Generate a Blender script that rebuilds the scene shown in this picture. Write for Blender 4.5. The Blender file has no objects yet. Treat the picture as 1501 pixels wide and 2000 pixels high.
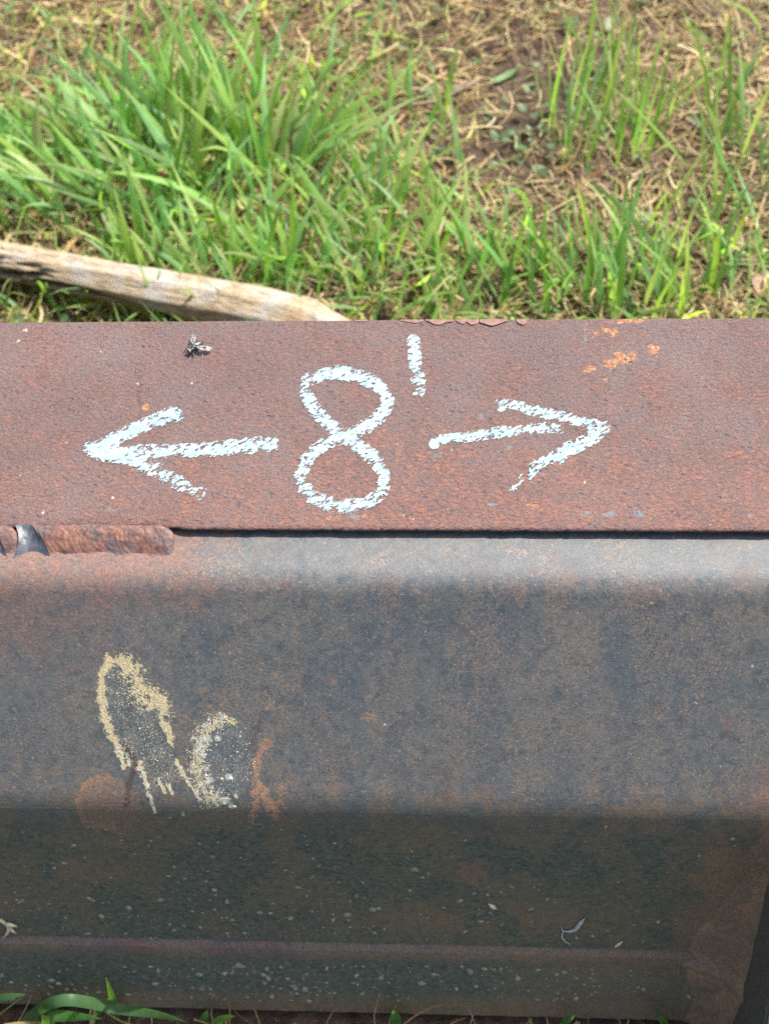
import bpy, bmesh, math, random
import numpy as np
from mathutils import Vector, Matrix

random.seed(11)
rng = np.random.default_rng(11)
scene = bpy.context.scene
COL = scene.collection

# ------------------------------------------------------------------ camera
F_PX = 2475.0                     # focal length in pixels of the 1501 x 2000 photograph
PITCH, YAW, ROLL = math.radians(58.0), math.radians(3.2), math.radians(0.15)
_f0 = np.array([0, math.cos(PITCH), -math.sin(PITCH)])
UP = np.array([0, math.sin(PITCH), math.cos(PITCH)])
_x = np.array([1.0, 0, 0])
FWD = _f0 * math.cos(YAW) - _x * math.sin(YAW)
RIGHT = _x * math.cos(YAW) + _f0 * math.sin(YAW)
RIGHT, UP = (RIGHT * math.cos(ROLL) + UP * math.sin(ROLL),
             UP * math.cos(ROLL) - RIGHT * math.sin(ROLL))
CAM = -0.41 * (FWD + UP * (1000 - 1033) / F_PX)      # plate's front edge is the world X axis


def ray(px, py):
    px = np.asarray(px, float); py = np.asarray(py, float)
    return FWD + RIGHT * ((px - 750.5) / F_PX)[..., None] + UP * ((1000 - py) / F_PX)[..., None]


def on_z(px, py, z):
    d = ray(px, py)
    t = (z - CAM[2]) / d[..., 2]
    return CAM + d * t[..., None]


cam_data = bpy.data.cameras.new('camera')
cam_data.sensor_fit = 'VERTICAL'
cam_data.sensor_height = 36.0
cam_data.sensor_width = 27.0
cam_data.lens = 18.0 * F_PX / 1000.0
cam_data.clip_start, cam_data.clip_end = 0.01, 1000
cam_data.dof.use_dof = True
cam_data.dof.focus_distance = 0.425
cam_data.dof.aperture_fstop = 15.5
cam = bpy.data.objects.new('camera', cam_data)
COL.objects.link(cam)
cam.matrix_world = Matrix((
    (RIGHT[0], UP[0], -FWD[0], CAM[0]),
    (RIGHT[1], UP[1], -FWD[1], CAM[1]),
    (RIGHT[2], UP[2], -FWD[2], CAM[2]),
    (0, 0, 0, 1)))
scene.camera = cam

# ------------------------------------------------------------------ sky, sun, exposure
SUN = Vector((0.40, 0.33, 0.86)).normalized()
world = bpy.data.worlds.new('World')
scene.world = world
world.use_nodes = True
wn = world.node_tree
sky = wn.nodes.new('ShaderNodeTexSky')
sky.sky_type = 'NISHITA'
sky.sun_disc = False
sky.dust_density = 3.0
sky.ozone_density = 0.3
sky.sun_elevation = math.asin(SUN.z)
sky.sun_rotation = math.atan2(SUN.x, SUN.y)
wn.nodes['Background'].inputs['Strength'].default_value = 0.15
wn.links.new(sky.outputs[0], wn.nodes['Background'].inputs['Color'])
sun_data = bpy.data.lights.new('sun', 'SUN')
sun_data.energy = 5.0
sun_data.angle = math.radians(0.53)
sun_data.color = (1.0, 0.955, 0.89)
sun = bpy.data.objects.new('sun', sun_data)
COL.objects.link(sun)
sun.rotation_euler = (-SUN).to_track_quat('-Z', 'Y').to_euler()
sun.location = (0, 0, 3)
scene.view_settings.view_transform = 'Standard'
scene.view_settings.look = 'None'
scene.view_settings.exposure = 1.05
scene.view_settings.gamma = 1.0
scene.view_settings.use_curve_mapping = False
scene.render.engine = 'CYCLES'
scene.cycles.use_denoising = False
scene.cycles.max_bounces = 6
scene.cycles.transparent_max_bounces = 8


# ------------------------------------------------------------------ noise
def _hash(ix, iy, seed):
    h = (ix.astype(np.int64) * 374761393 + iy.astype(np.int64) * 668265263 + seed * 974634541) & 0x7fffffff
    h = ((h ^ (h >> 13)) * 1274126177) & 0x7fffffff
    h = h ^ (h >> 16)
    return (h & 0xffff) / 65535.0


def vnoise(x, y, seed=0):
    x = np.asarray(x, float); y = np.asarray(y, float)
    ix, iy = np.floor(x), np.floor(y)
    fx, fy = x - ix, y - iy
    fx = fx * fx * (3 - 2 * fx); fy = fy * fy * (3 - 2 * fy)
    a = _hash(ix, iy, seed); b = _hash(ix + 1, iy, seed)
    c = _hash(ix, iy + 1, seed); d = _hash(ix + 1, iy + 1, seed)
    return (a * (1 - fx) + b * fx) * (1 - fy) + (c * (1 - fx) + d * fx) * fy


def fbm(x, y, seed=0, octv=4, gain=0.55):
    x = np.asarray(x, float); y = np.asarray(y, float)
    s, a, tot = 0, 1.0, 0
    for k in range(octv):
        s = s + a * vnoise(x, y, seed + k * 17)
        tot += a; a *= gain
        x, y = x * 1.93 + y * 0.45 + 3.1, y * 1.93 - x * 0.41 + 7.7
    return s / tot


def sstep(a, b, x):
    t = np.clip((x - a) / (b - a), 0, 1)
    return t * t * (3 - 2 * t)


def seg_dist(px, py, pts):
    """distance to a polyline and running parameter 0..1 along it"""
    best = np.full(px.shape, 1e9); par = np.zeros(px.shape)
    pts = np.asarray(pts, float)
    ln = np.hypot(*(pts[1:] - pts[:-1]).T)
    cum = np.concatenate([[0], np.cumsum(ln)]) / max(ln.sum(), 1e-9)
    for k in range(len(pts) - 1):
        ax, ay = pts[k]; bx, by = pts[k + 1]
        dx, dy = bx - ax, by - ay
        t = np.clip(((px - ax) * dx + (py - ay) * dy) / (dx * dx + dy * dy + 1e-12), 0, 1)
        d = np.hypot(px - ax - t * dx, py - ay - t * dy)
        m = d < best
        best = np.where(m, d, best); par = np.where(m, cum[k] + t * (cum[k + 1] - cum[k]), par)
    return best, par


def in_poly(px, py, poly):
    r = np.zeros(px.shape, bool)
    n = len(poly)
    for i in range(n):
        x0, y0 = poly[i]; x1, y1 = poly[(i + 1) % n]
        c = ((y0 > py) != (y1 > py)) & (px < (x1 - x0) * (py - y0) / (y1 - y0 + 1e-9) + x0)
        r ^= c
    return r


def smooth_line(pts, n=6):
    """Catmull-Rom resample"""
    p = np.asarray(pts, float)
    p = np.vstack([2 * p[0] - p[1], p, 2 * p[-1] - p[-2]])
    out = []
    for i in range(1, len(p) - 2):
        for k in range(n):
            t = k / n
            out.append(0.5 * (2 * p[i] + (p[i + 1] - p[i - 1]) * t + (2 * p[i - 1] - 5 * p[i] + 4 * p[i + 1] - p[i + 2]) * t * t
                              + (3 * p[i] - p[i - 1] - 3 * p[i + 1] + p[i + 2]) * t ** 3))
    out.append(p[-2])
    return np.array(out)


# ------------------------------------------------------------------ mesh and object helpers
def np_mesh(name, verts, quads, smooth=True, attrs=None):
    me = bpy.data.meshes.new(name)
    verts = np.asarray(verts, np.float32); quads = np.asarray(quads, np.int32)
    nv, nf, k = len(verts), len(quads), quads.shape[1]
    me.vertices.add(nv); me.vertices.foreach_set('co', verts.ravel())
    me.loops.add(nf * k); me.loops.foreach_set('vertex_index', quads.ravel())
    me.polygons.add(nf)
    me.polygons.foreach_set('loop_start', np.arange(0, nf * k, k, dtype=np.int32))
    me.polygons.foreach_set('use_smooth', np.full(nf, smooth))
    me.update(calc_edges=True)
    for an, av in (attrs or {}).items():
        at = me.attributes.new(an, 'FLOAT_COLOR', 'POINT')
        at.data.foreach_set('color', np.asarray(av, np.float32).ravel())
    return me


def grid_quads(nr, nc, wrap=False):
    r, c = np.meshgrid(np.arange(nr - 1), np.arange(nc if wrap else nc - 1), indexing='ij')
    c2 = (c + 1) % nc
    return np.stack([r * nc + c, r * nc + c2, (r + 1) * nc + c2, (r + 1) * nc + c], -1).reshape(-1, 4)


def obj(name, me, mat, parent=None):
    o = bpy.data.objects.new(name, me)
    COL.objects.link(o)
    if mat is not None:
        me.materials.clear(); me.materials.append(mat)
    o.parent = parent
    return o


def empty(name, loc=(0, 0, 0)):
    o = bpy.data.objects.new(name, None)
    o.empty_display_size = 0.02
    o.location = loc
    COL.objects.link(o)
    return o


def tag(o, label=None, cat=None, group=None, kind=None):
    if label: o['label'] = label
    if cat: o['category'] = cat
    if group: o['group'] = group
    if kind: o['kind'] = kind
    return o


# ------------------------------------------------------------------ material helper
class Mat:
    def __init__(s, name):
        s.m = bpy.data.materials.new(name); s.m.use_nodes = True
        s.t = s.m.node_tree; s.t.nodes.clear()
        s.out = s.t.nodes.new('ShaderNodeOutputMaterial')
        s.b = s.t.nodes.new('ShaderNodeBsdfPrincipled')
        s.t.links.new(s.b.outputs[0], s.out.inputs[0])
        s.co = s.t.nodes.new('ShaderNodeTexCoord').outputs['Object']

    def put(s, sock, v):
        if isinstance(v, bpy.types.NodeSocket): s.t.links.new(v, sock)
        elif isinstance(v, (tuple, list)) and len(v) == 3 and sock.type == 'RGBA': sock.default_value = (*v, 1)
        else: sock.default_value = v

    def set(s, **k):
        for n, v in k.items(): s.put(s.b.inputs[n.replace('_', ' ')], v)

    def mapped(s, scale=(1, 1, 1), rot=(0, 0, 0), vec=None):
        n = s.t.nodes.new('ShaderNodeMapping')
        s.put(n.inputs['Vector'], vec or s.co)
        n.inputs['Scale'].default_value = scale; n.inputs['Rotation'].default_value = rot
        return n.outputs[0]

    def noise(s, scale, detail=4, rough=0.6, vec=None, dist=0.0, color=False):
        n = s.t.nodes.new('ShaderNodeTexNoise')
        s.put(n.inputs['Vector'], vec or s.co)
        n.inputs['Scale'].default_value = scale; n.inputs['Detail'].default_value = detail
        n.inputs['Roughness'].default_value = rough; n.inputs['Distortion'].default_value = dist
        return n.outputs['Color' if color else 'Fac']

    def voro(s, scale, vec=None, feature='F1', rnd=1.0):
        n = s.t.nodes.new('ShaderNodeTexVoronoi'); n.feature = feature
        s.put(n.inputs['Vector'], vec or s.co)
        n.inputs['Scale'].default_value = scale; n.inputs['Randomness'].default_value = rnd
        return n.outputs['Distance']

    def ramp(s, fac, *stops):
        n = s.t.nodes.new('ShaderNodeValToRGB')
        s.put(n.inputs[0], fac)
        e = n.color_ramp.elements
        while len(e) < len(stops): e.new(0.5)
        for el, (p, c) in zip(e, stops):
            el.position = p
            el.color = (c, c, c, 1) if isinstance(c, (int, float)) else (*c, 1)
        return n.outputs[0]

    def mix(s, fac, a, b, mode='MIX'):
        n = s.t.nodes.new('ShaderNodeMix'); n.data_type = 'RGBA'; n.blend_type = mode
        s.put(n.inputs[0], fac); s.put(n.inputs[6], a); s.put(n.inputs[7], b)
        return n.outputs[2]

    def math(s, op, a, b=0.0, clamp=False):
        n = s.t.nodes.new('ShaderNodeMath'); n.operation = op; n.use_clamp = clamp
        s.put(n.inputs[0], a); s.put(n.inputs[1], b)
        return n.outputs[0]

    def attr(s, name):
        n = s.t.nodes.new('ShaderNodeAttribute'); n.attribute_name = name
        p = s.t.nodes.new('ShaderNodeSeparateColor')
        s.t.links.new(n.outputs['Color'], p.inputs[0])
        return p.outputs[0], p.outputs[1], p.outputs[2], n.outputs['Alpha']

    def bump(s, h, strength=0.5, dist=0.001, prev=None):
        n = s.t.nodes.new('ShaderNodeBump')
        n.inputs['Strength'].default_value = strength; n.inputs['Distance'].default_value = dist
        s.put(n.inputs['Height'], h)
        if prev is not None: s.put(n.inputs['Normal'], prev)
        s.t.links.new(n.outputs[0], s.b.inputs['Normal'])
        return n.outputs[0]


# ================================================================== MATERIALS
def mat_plate():
    m = Mat('rusty_plate')
    grain = m.mapped((1.0, 1.9, 1), (0, 0, math.radians(-28)))
    n1 = m.noise(520, 5, 0.70, grain, 0.5)
    n2 = m.noise(1250, 4, 0.7, grain, 0.4)
    n3 = m.noise(60, 4, 0.6)
    base = m.ramp(n1, (0.30, (0.044, 0.032, 0.034)), (0.44, (0.084, 0.047, 0.041)), (0.56, (0.136, 0.062, 0.045)), (0.72, (0.208, 0.091, 0.057)))
    base = m.mix(m.ramp(n3, (0.36, 0.0), (0.58, 0.85)), base, m.ramp(n2, (0.36, (0.062, 0.046, 0.046)), (0.62, (0.138, 0.088, 0.076))))
    orange, scale_, pale, red = m.attr('wear')
    on = m.noise(620, 5, 0.75)
    # redder, fresher rust towards the front of the plate
    rf = m.math('MULTIPLY', red, m.ramp(m.noise(190, 6, 0.75), (0.38, 0.05), (0.60, 1.0)))
    base = m.mix(m.math('MULTIPLY', rf, 0.80), base, m.ramp(n1, (0.30, (0.060, 0.039, 0.038)), (0.46, (0.150, 0.062, 0.042)), (0.58, (0.225, 0.090, 0.052)), (0.72, (0.285, 0.135, 0.078))))
    wc = m.noise(22, 5, 0.62)
    base = m.mix(m.ramp(wc, (0.50, 0.0), (0.66, 0.28)), base, m.ramp(n2, (0.4, (0.085, 0.062, 0.058)), (0.62, (0.20, 0.150, 0.138))))
    base = m.mix(m.ramp(wc, (0.34, 0.40), (0.46, 0.0)), base, m.ramp(n2, (0.4, (0.040, 0.029, 0.030)), (0.62, (0.115, 0.062, 0.050))))
    # dark pits with grey scale in them
    pit = m.voro(300, m.mapped((1, 1.5, 1), (0, 0, -0.5), m.co))
    pn = m.math('MULTIPLY', m.ramp(pit, (0.12, 1.0), (0.34, 0.0)), m.ramp(m.noise(130, 4, 0.6), (0.45, 0.0), (0.58, 1.0)))
    base = m.mix(m.math('MULTIPLY', pn, 0.6), base, m.ramp(n2, (0.4, (0.030, 0.029, 0.036)), (0.65, (0.078, 0.078, 0.090))))
    # pale grey glints painted into the colour, and black grains
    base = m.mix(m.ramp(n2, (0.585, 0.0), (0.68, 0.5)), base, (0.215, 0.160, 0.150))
    base = m.mix(m.ramp(n2, (0.30, 0.6), (0.40, 0.0)), base, (0.030, 0.022, 0.023))
    base = m.mix(m.ramp(m.noise(800, 3, 0.6), (0.66, 0.0), (0.73, 0.75)), base, (0.26, 0.105, 0.048))
    sc2 = m.ramp(m.math('ADD', scale_, m.math('MULTIPLY', m.math('SUBTRACT', on, 0.5), 1.6)), (0.35, 0.0), (0.62, 0.85))
    base = m.mix(m.math('MULTIPLY', sc2, m.ramp(scale_, (0.02, 0.0), (0.2, 1.0))), base, m.ramp(n1, (0.3, (0.070, 0.082, 0.090)), (0.7, (0.165, 0.180, 0.185))))
    of = m.ramp(m.math('ADD', orange, m.math('MULTIPLY', m.math('SUBTRACT', on, 0.5), 2.0)), (0.38, 0.0), (0.66, 0.95))
    base = m.mix(m.math('MULTIPLY', of, m.ramp(orange, (0.02, 0.0), (0.2, 1.0))), base, m.ramp(m.noise(900, 4, 0.7), (0.34, (0.17, 0.058, 0.028)), (0.50, (0.28, 0.112, 0.042)), (0.64, (0.40, 0.25, 0.11))))
    pf = m.ramp(m.math('ADD', pale, m.math('MULTIPLY', m.math('SUBTRACT', on, 0.5), 1.8)), (0.45, 0.0), (0.70, 0.9))
    base = m.mix(m.math('MULTIPLY', pf, m.ramp(pale, (0.02, 0.0), (0.2, 1.0))), base, m.ramp(n1, (0.35, (0.34, 0.28, 0.15)), (0.6, (0.44, 0.43, 0.38))))
    m.set(Base_Color=base, Roughness=m.ramp(n1, (0.3, 0.46), (0.7, 0.70)), Specular_IOR_Level=0.55)
    h = m.math('ADD', m.math('MULTIPLY', n1, 1.0), m.math('MULTIPLY', n2, 0.45))
    h = m.math('SUBTRACT', h, m.math('MULTIPLY', pn, 0.40))
    m.bump(h, 0.85, 0.0012)
    return m.m


def mat_sheet():
    m = Mat('mill_scale_sheet')
    fine = m.noise(1150, 5, 0.72, dist=1.0)
    med = m.noise(240, 6, 0.72, dist=0.5)
    big = m.noise(34, 4, 0.6)
    hatch = m.noise(700, 4, 0.7, m.mapped((1.0, 2.4, 2.4), (0.3, 0.2, 0.5)), 1.2)
    streak = m.noise(40, 4, 0.6, m.mapped((1.0, 0.25, 0.25)))
    base = m.ramp(big, (0.30, (0.050, 0.066, 0.074)), (0.50, (0.072, 0.083, 0.085)), (0.70, (0.090, 0.090, 0.083)))
    base = m.mix(m.ramp(streak, (0.45, 0.0), (0.61, 0.62)), base, (0.038, 0.058, 0.076))
    base = m.mix(m.ramp(med, (0.36, 0.65), (0.50, 0.0)), base, (0.034, 0.044, 0.050))
    base = m.mix(m.ramp(hatch, (0.36, 0.60), (0.48, 0.0)), base, (0.028, 0.036, 0.040))
    # thin tan bloom of rust, in runs and clouds
    cloud = m.math('ADD', m.math('MULTIPLY', m.noise(75, 5, 0.65, m.mapped((1.0, 0.45, 0.45))), 0.6), m.math('MULTIPLY', med, 0.4))
    tan = m.math('MULTIPLY', m.ramp(fine, (0.45, 0.0), (0.58, 1.0)), m.ramp(cloud, (0.41, 0.18), (0.57, 1.0)))
    base = m.mix(m.math('MULTIPLY', tan, 0.66), base, m.ramp(big, (0.4, (0.215, 0.135, 0.080)), (0.6, (0.185, 0.132, 0.088))))
    base = m.mix(m.ramp(m.noise(800, 3, 0.6), (0.63, 0.0), (0.70, 0.6)), base, (0.29, 0.195, 0.115))
    rust, lime, orange, dust = m.attr('wear')
    bare, dark, white, green = m.attr('wear2')
    gr = m.noise(1700, 5, 0.8)
    gs = m.math('SUBTRACT', gr, 0.5)

    def broken(mask, amp=5.5, lo=0.42, hi=0.74, top=0.92):
        k = m.ramp(m.math('ADD', mask, m.math('MULTIPLY', gs, amp)), (lo, 0.0), (hi, top))
        return m.math('MULTIPLY', k, m.ramp(mask, (0.03, 0.0), (0.18, 1.0)))
    base = m.mix(m.math('MULTIPLY', rust, m.ramp(med, (0.34, 0.35), (0.60, 0.95))), base,
                 m.ramp(fine, (0.34, (0.070, 0.046, 0.044)), (0.50, (0.155, 0.078, 0.056)), (0.66, (0.235, 0.120, 0.085))))
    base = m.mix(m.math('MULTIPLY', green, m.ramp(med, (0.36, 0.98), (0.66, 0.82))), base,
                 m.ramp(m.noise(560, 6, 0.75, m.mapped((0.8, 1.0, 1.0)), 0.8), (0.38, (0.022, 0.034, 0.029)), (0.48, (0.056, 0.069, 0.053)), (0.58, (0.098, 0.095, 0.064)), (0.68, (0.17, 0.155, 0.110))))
    base = m.mix(m.math('MULTIPLY', dust, m.ramp(med, (0.32, 0.35), (0.58, 0.95))), base,
                 m.ramp(fine, (0.34, (0.092, 0.060, 0.038)), (0.64, (0.225, 0.138, 0.078))))
    base = m.mix(m.math('MULTIPLY', bare, 0.85), base, m.ramp(med, (0.36, (0.040, 0.052, 0.062)), (0.50, (0.062, 0.073, 0.079)), (0.64, (0.104, 0.112, 0.112))))
    base = m.mix(m.math('MULTIPLY', dark, 0.9), base, (0.058, 0.036, 0.032))
    base = m.mix(broken(orange, 4.0, 0.40, 0.95, 0.85), base, m.ramp(fine, (0.34, (0.24, 0.105, 0.058)), (0.62, (0.37, 0.195, 0.110))))
    base = m.mix(broken(lime), base, m.ramp(fine, (0.36, (0.36, 0.280, 0.140)), (0.62, (0.54, 0.450, 0.250))))
    base = m.mix(broken(white, 5.0, 0.42, 0.74), base, m.ramp(fine, (0.36, (0.33, 0.33, 0.26)), (0.62, (0.48, 0.48, 0.42))))
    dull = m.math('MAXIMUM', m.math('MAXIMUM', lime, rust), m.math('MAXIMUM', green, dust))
    m.set(Base_Color=base, Roughness=m.mix(dull, m.ramp(med, (0.35, 0.42), (0.65, 0.60)), (0.70, 0.70, 0.70)),
          Specular_IOR_Level=0.42)
    h = m.math('ADD', m.math('MULTIPLY', fine, 0.6), m.math('MULTIPLY', hatch, 0.7))
    h = m.math('ADD', h, m.math('MULTIPLY', m.math('MAXIMUM', lime, white), 0.8))
    m.bump(h, 0.35, 0.0007)
    return m.m


def mat_weld(dark=False):
    m = Mat('dark_weld' if dark else 'rusty_weld')
    n = m.noise(500, 5, 0.65); b = m.noise(110, 3, 0.6)
    if dark:
        c = m.ramp(n, (0.32, (0.024, 0.028, 0.036)), (0.60, (0.055, 0.062, 0.075)), (0.76, (0.09, 0.085, 0.085)))
        m.set(Base_Color=c, Roughness=0.45, Specular_IOR_Level=0.6)
    else:
        c = m.ramp(n, (0.30, (0.040, 0.027, 0.027)), (0.48, (0.094, 0.044, 0.034)), (0.68, (0.165, 0.074, 0.050)))
        c = m.mix(m.ramp(b, (0.50, 0.0), (0.66, 0.5)), c, (0.20, 0.084, 0.042))
        c = m.mix(m.ramp(b, (0.36, 0.7), (0.48, 0.0)), c, (0.070, 0.058, 0.058))
        m.set(Base_Color=c, Roughness=0.6)
    m.bump(n, 0.4, 0.0006)
    return m.m


def mat_chalk():
    m = Mat('white_paint_stick')
    n = m.noise(900, 4, 0.7); b = m.noise(120, 3, 0.5, m.mapped((1, 2.2, 1), (0, 0, -0.5)))
    c = m.ramp(n, (0.32, (0.155, 0.205, 0.222)), (0.50, (0.240, 0.310, 0.325)), (0.68, (0.310, 0.380, 0.390)))
    c = m.mix(m.ramp(b, (0.38, 0.85), (0.58, 0.0)), c, (0.175, 0.250, 0.285))
    m.set(Base_Color=c, Roughness=0.7, Specular_IOR_Level=0.3)
    m.bump(n, 0.5, 0.0007)
    return m.m


def mat_plain(name, a, b, scale=300, rough=0.7, spec=0.4, bump=0.3, dist=0.0006):
    m = Mat(name)
    n = m.noise(scale, 4, 0.65)
    m.set(Base_Color=m.ramp(n, (0.34, a), (0.66, b)), Roughness=rough, Specular_IOR_Level=spec)
    if bump: m.bump(n, bump, dist)
    return m.m


def mat_blade(name, attr=True):
    """leaf: colour by attribute (tint.rgb) with vein streaks, some light passes through"""
    m = Mat(name)
    n = m.t.nodes.new('ShaderNodeAttribute'); n.attribute_name = 'tint'
    v = m.noise(160, 3, 0.6)
    c = m.mix(m.ramp(v, (0.35, 0.0), (0.65, 0.45)), n.outputs['Color'], (0.62, 0.66, 0.50), 'MULTIPLY')
    m.set(Base_Color=c, Roughness=0.48, Specular_IOR_Level=0.45)
    tr = m.t.nodes.new('ShaderNodeBsdfTranslucent')
    m.t.links.new(m.mix(1.0, c, (1.65, 1.75, 0.75), 'MULTIPLY'), tr.inputs[0])
    mx = m.t.nodes.new('ShaderNodeMixShader'); mx.inputs[0].default_value = 0.55
    m.t.links.new(m.b.outputs[0], mx.inputs[1]); m.t.links.new(tr.outputs[0], mx.inputs[2])
    m.t.links.new(mx.outputs[0], m.out.inputs[0])
    return m.m


def mat_soil():
    m = Mat('soil')
    n = m.noise(90, 8, 0.7); f = m.noise(420, 4, 0.7)
    c = m.ramp(n, (0.30, (0.030, 0.021, 0.015)), (0.52, (0.072, 0.049, 0.035)), (0.72, (0.150, 0.105, 0.072)))
    c = m.mix(m.ramp(f, (0.58, 0.0), (0.70, 0.7)), c, (0.22, 0.155, 0.095))
    m.set(Base_Color=c, Roughness=0.95, Specular_IOR_Level=0.15)
    m.bump(m.math('ADD', n, m.math('MULTIPLY', f, 0.4)), 0.8, 0.006)
    return m.m


def mat_far_ground():
    m = Mat('far_meadow')
    n = m.noise(9, 8, 0.7); f = m.noise(120, 5, 0.7)
    c = m.ramp(n, (0.36, (0.085, 0.075, 0.040)), (0.50, (0.075, 0.105, 0.028)), (0.66, (0.145, 0.120, 0.065)))
    c = m.mix(m.ramp(f, (0.42, 0.6), (0.58, 0.0)), c, (0.04, 0.035, 0.02))
    m.set(Base_Color=c, Roughness=0.95, Specular_IOR_Level=0.1)
    m.bump(f, 0.8, 0.02)
    return m.m


def mat_wood():
    m = Mat('weathered_wood')
    g, w, d, _ = m.attr('wood')          # along, around, hollow
    cmb = m.t.nodes.new('ShaderNodeCombineXYZ')
    m.put(cmb.inputs[0], m.math('MULTIPLY', g, 5.0)); m.put(cmb.inputs[1], m.math('MULTIPLY', w, 46.0))
    gr = m.noise(1.0, 6, 0.7, cmb.outputs[0], 0.5)
    patch = m.noise(38, 4, 0.6)
    f2 = m.noise(1.0, 5, 0.75, m.mapped((3.0, 4.0, 1), vec=cmb.outputs[0]), 0.3)
    c = m.ramp(gr, (0.32, (0.085, 0.062, 0.042)), (0.42, (0.240, 0.185, 0.120)), (0.54, (0.370, 0.295, 0.190)), (0.70, (0.470, 0.395, 0.270)))
    c = m.mix(m.ramp(patch, (0.52, 0.0), (0.60, 0.65)), c, (0.36, 0.345, 0.315))
    c = m.mix(m.ramp(patch, (0.36, 0.6), (0.46, 0.0)), c, (0.255, 0.165, 0.085))
    c = m.mix(m.ramp(f2, (0.36, 0.85), (0.47, 0.0)), c, (0.105, 0.078, 0.055))
    c = m.mix(d, c, (0.060, 0.040, 0.030))  # dark rotten wood, and shade painted into the split
    m.set(Base_Color=c, Roughness=0.8, Specular_IOR_Level=0.25)
    m.bump(gr, 0.7, 0.003)
    return m.m


def mat_wing():
    m = Mat('fly_wing')
    v = m.voro(900, feature='DISTANCE_TO_EDGE')
    vein = m.ramp(v, (0.02, 1.0), (0.10, 0.0))
    c = m.mix(vein, (0.30, 0.29, 0.28), (0.05, 0.042, 0.035))
    m.set(Base_Color=c, Roughness=0.30, Specular_IOR_Level=0.6, Alpha=m.ramp(v, (0.02, 0.95), (0.12, 0.42)))
    return m.m


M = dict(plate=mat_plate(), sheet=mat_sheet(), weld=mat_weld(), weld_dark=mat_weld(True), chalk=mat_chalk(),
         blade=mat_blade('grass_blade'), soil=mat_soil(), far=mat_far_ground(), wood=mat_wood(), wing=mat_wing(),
         flake=mat_plain('rust_flake', (0.105, 0.056, 0.045), (0.21, 0.115, 0.090), 400, 0.6),
         grit=mat_plain('splashed_grit', (0.12, 0.108, 0.074), (0.30, 0.27, 0.19), 700, 0.6),
         straw=mat_plain('dry_straw', (0.40, 0.325, 0.20), (0.62, 0.53, 0.36), 350, 0.6),
         fibre=mat_plain('pale_fibre', (0.26, 0.25, 0.225), (0.42, 0.41, 0.37), 500, 0.6),
         fly=mat_plain('fly_body', (0.012, 0.013, 0.015), (0.055, 0.060, 0.062), 1500, 0.28, 0.9, 0.3, 0.0002),
         fly_pale=mat_plain('fly_pale_mark', (0.12, 0.125, 0.11), (0.30, 0.30, 0.26), 1500, 0.5),
         fly_eye=mat_plain('fly_eye', (0.055, 0.022, 0.018), (0.11, 0.045, 0.035), 3000, 0.3, 0.8),
         leaf=mat_plain('dead_leaf', (0.11, 0.068, 0.042), (0.25, 0.170, 0.120), 220, 0.7))

# ================================================================== THE STEEL BEAM
beam = tag(empty('steel_beam', (0, 0, -0.206)),
           'long rusty steel beam lying on grass with white 8-foot arrow marks on its flat top', 'steel beam', kind='thing')
BASE = np.array([0, 0, -0.206])
X0, X1 = -0.55, 0.32


def part(name, me, mat, parent=beam, label=None):
    """geometry is written in world metres; parts live in the beam's own space"""
    o = obj(name, me, mat, parent)
    if parent is beam: o.location = tuple(-BASE)
    if label: o['label'] = label
    return o


def xs_grid(step, inner=0.165):
    a = np.arange(-inner, inner + step * 0.5, step)
    return np.concatenate([np.linspace(X0, -inner, 90)[:-1], a, np.linspace(inner, X1, 40)[1:]])


def arc(cy, cz, r, a0, a1, n):
    a = np.radians(np.linspace(a0, a1, n))
    return [(cy + r * math.cos(t), cz + r * math.sin(t)) for t in a]


def resample(pts, step):
    p = np.asarray(pts, float)
    ln = np.hypot(*(p[1:] - p[:-1]).T); cum = np.concatenate([[0], np.cumsum(ln)])
    n = max(2, int(round(cum[-1] / step)) + 1)
    s = np.linspace(0, cum[-1], n)
    return np.stack([np.interp(s, cum, p[:, 0]), np.interp(s, cum, p[:, 1])], -1), s


def profile_normals(p):
    d = np.gradient(p, axis=0); d /= np.linalg.norm(d, axis=1)[:, None] + 1e-12
    return np.stack([-d[:, 1], d[:, 0]], -1)        # left-hand normal


# ---- plate ----
T = 0.0040
PW = float(on_z(750, 624, 0.0)[1])


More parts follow.
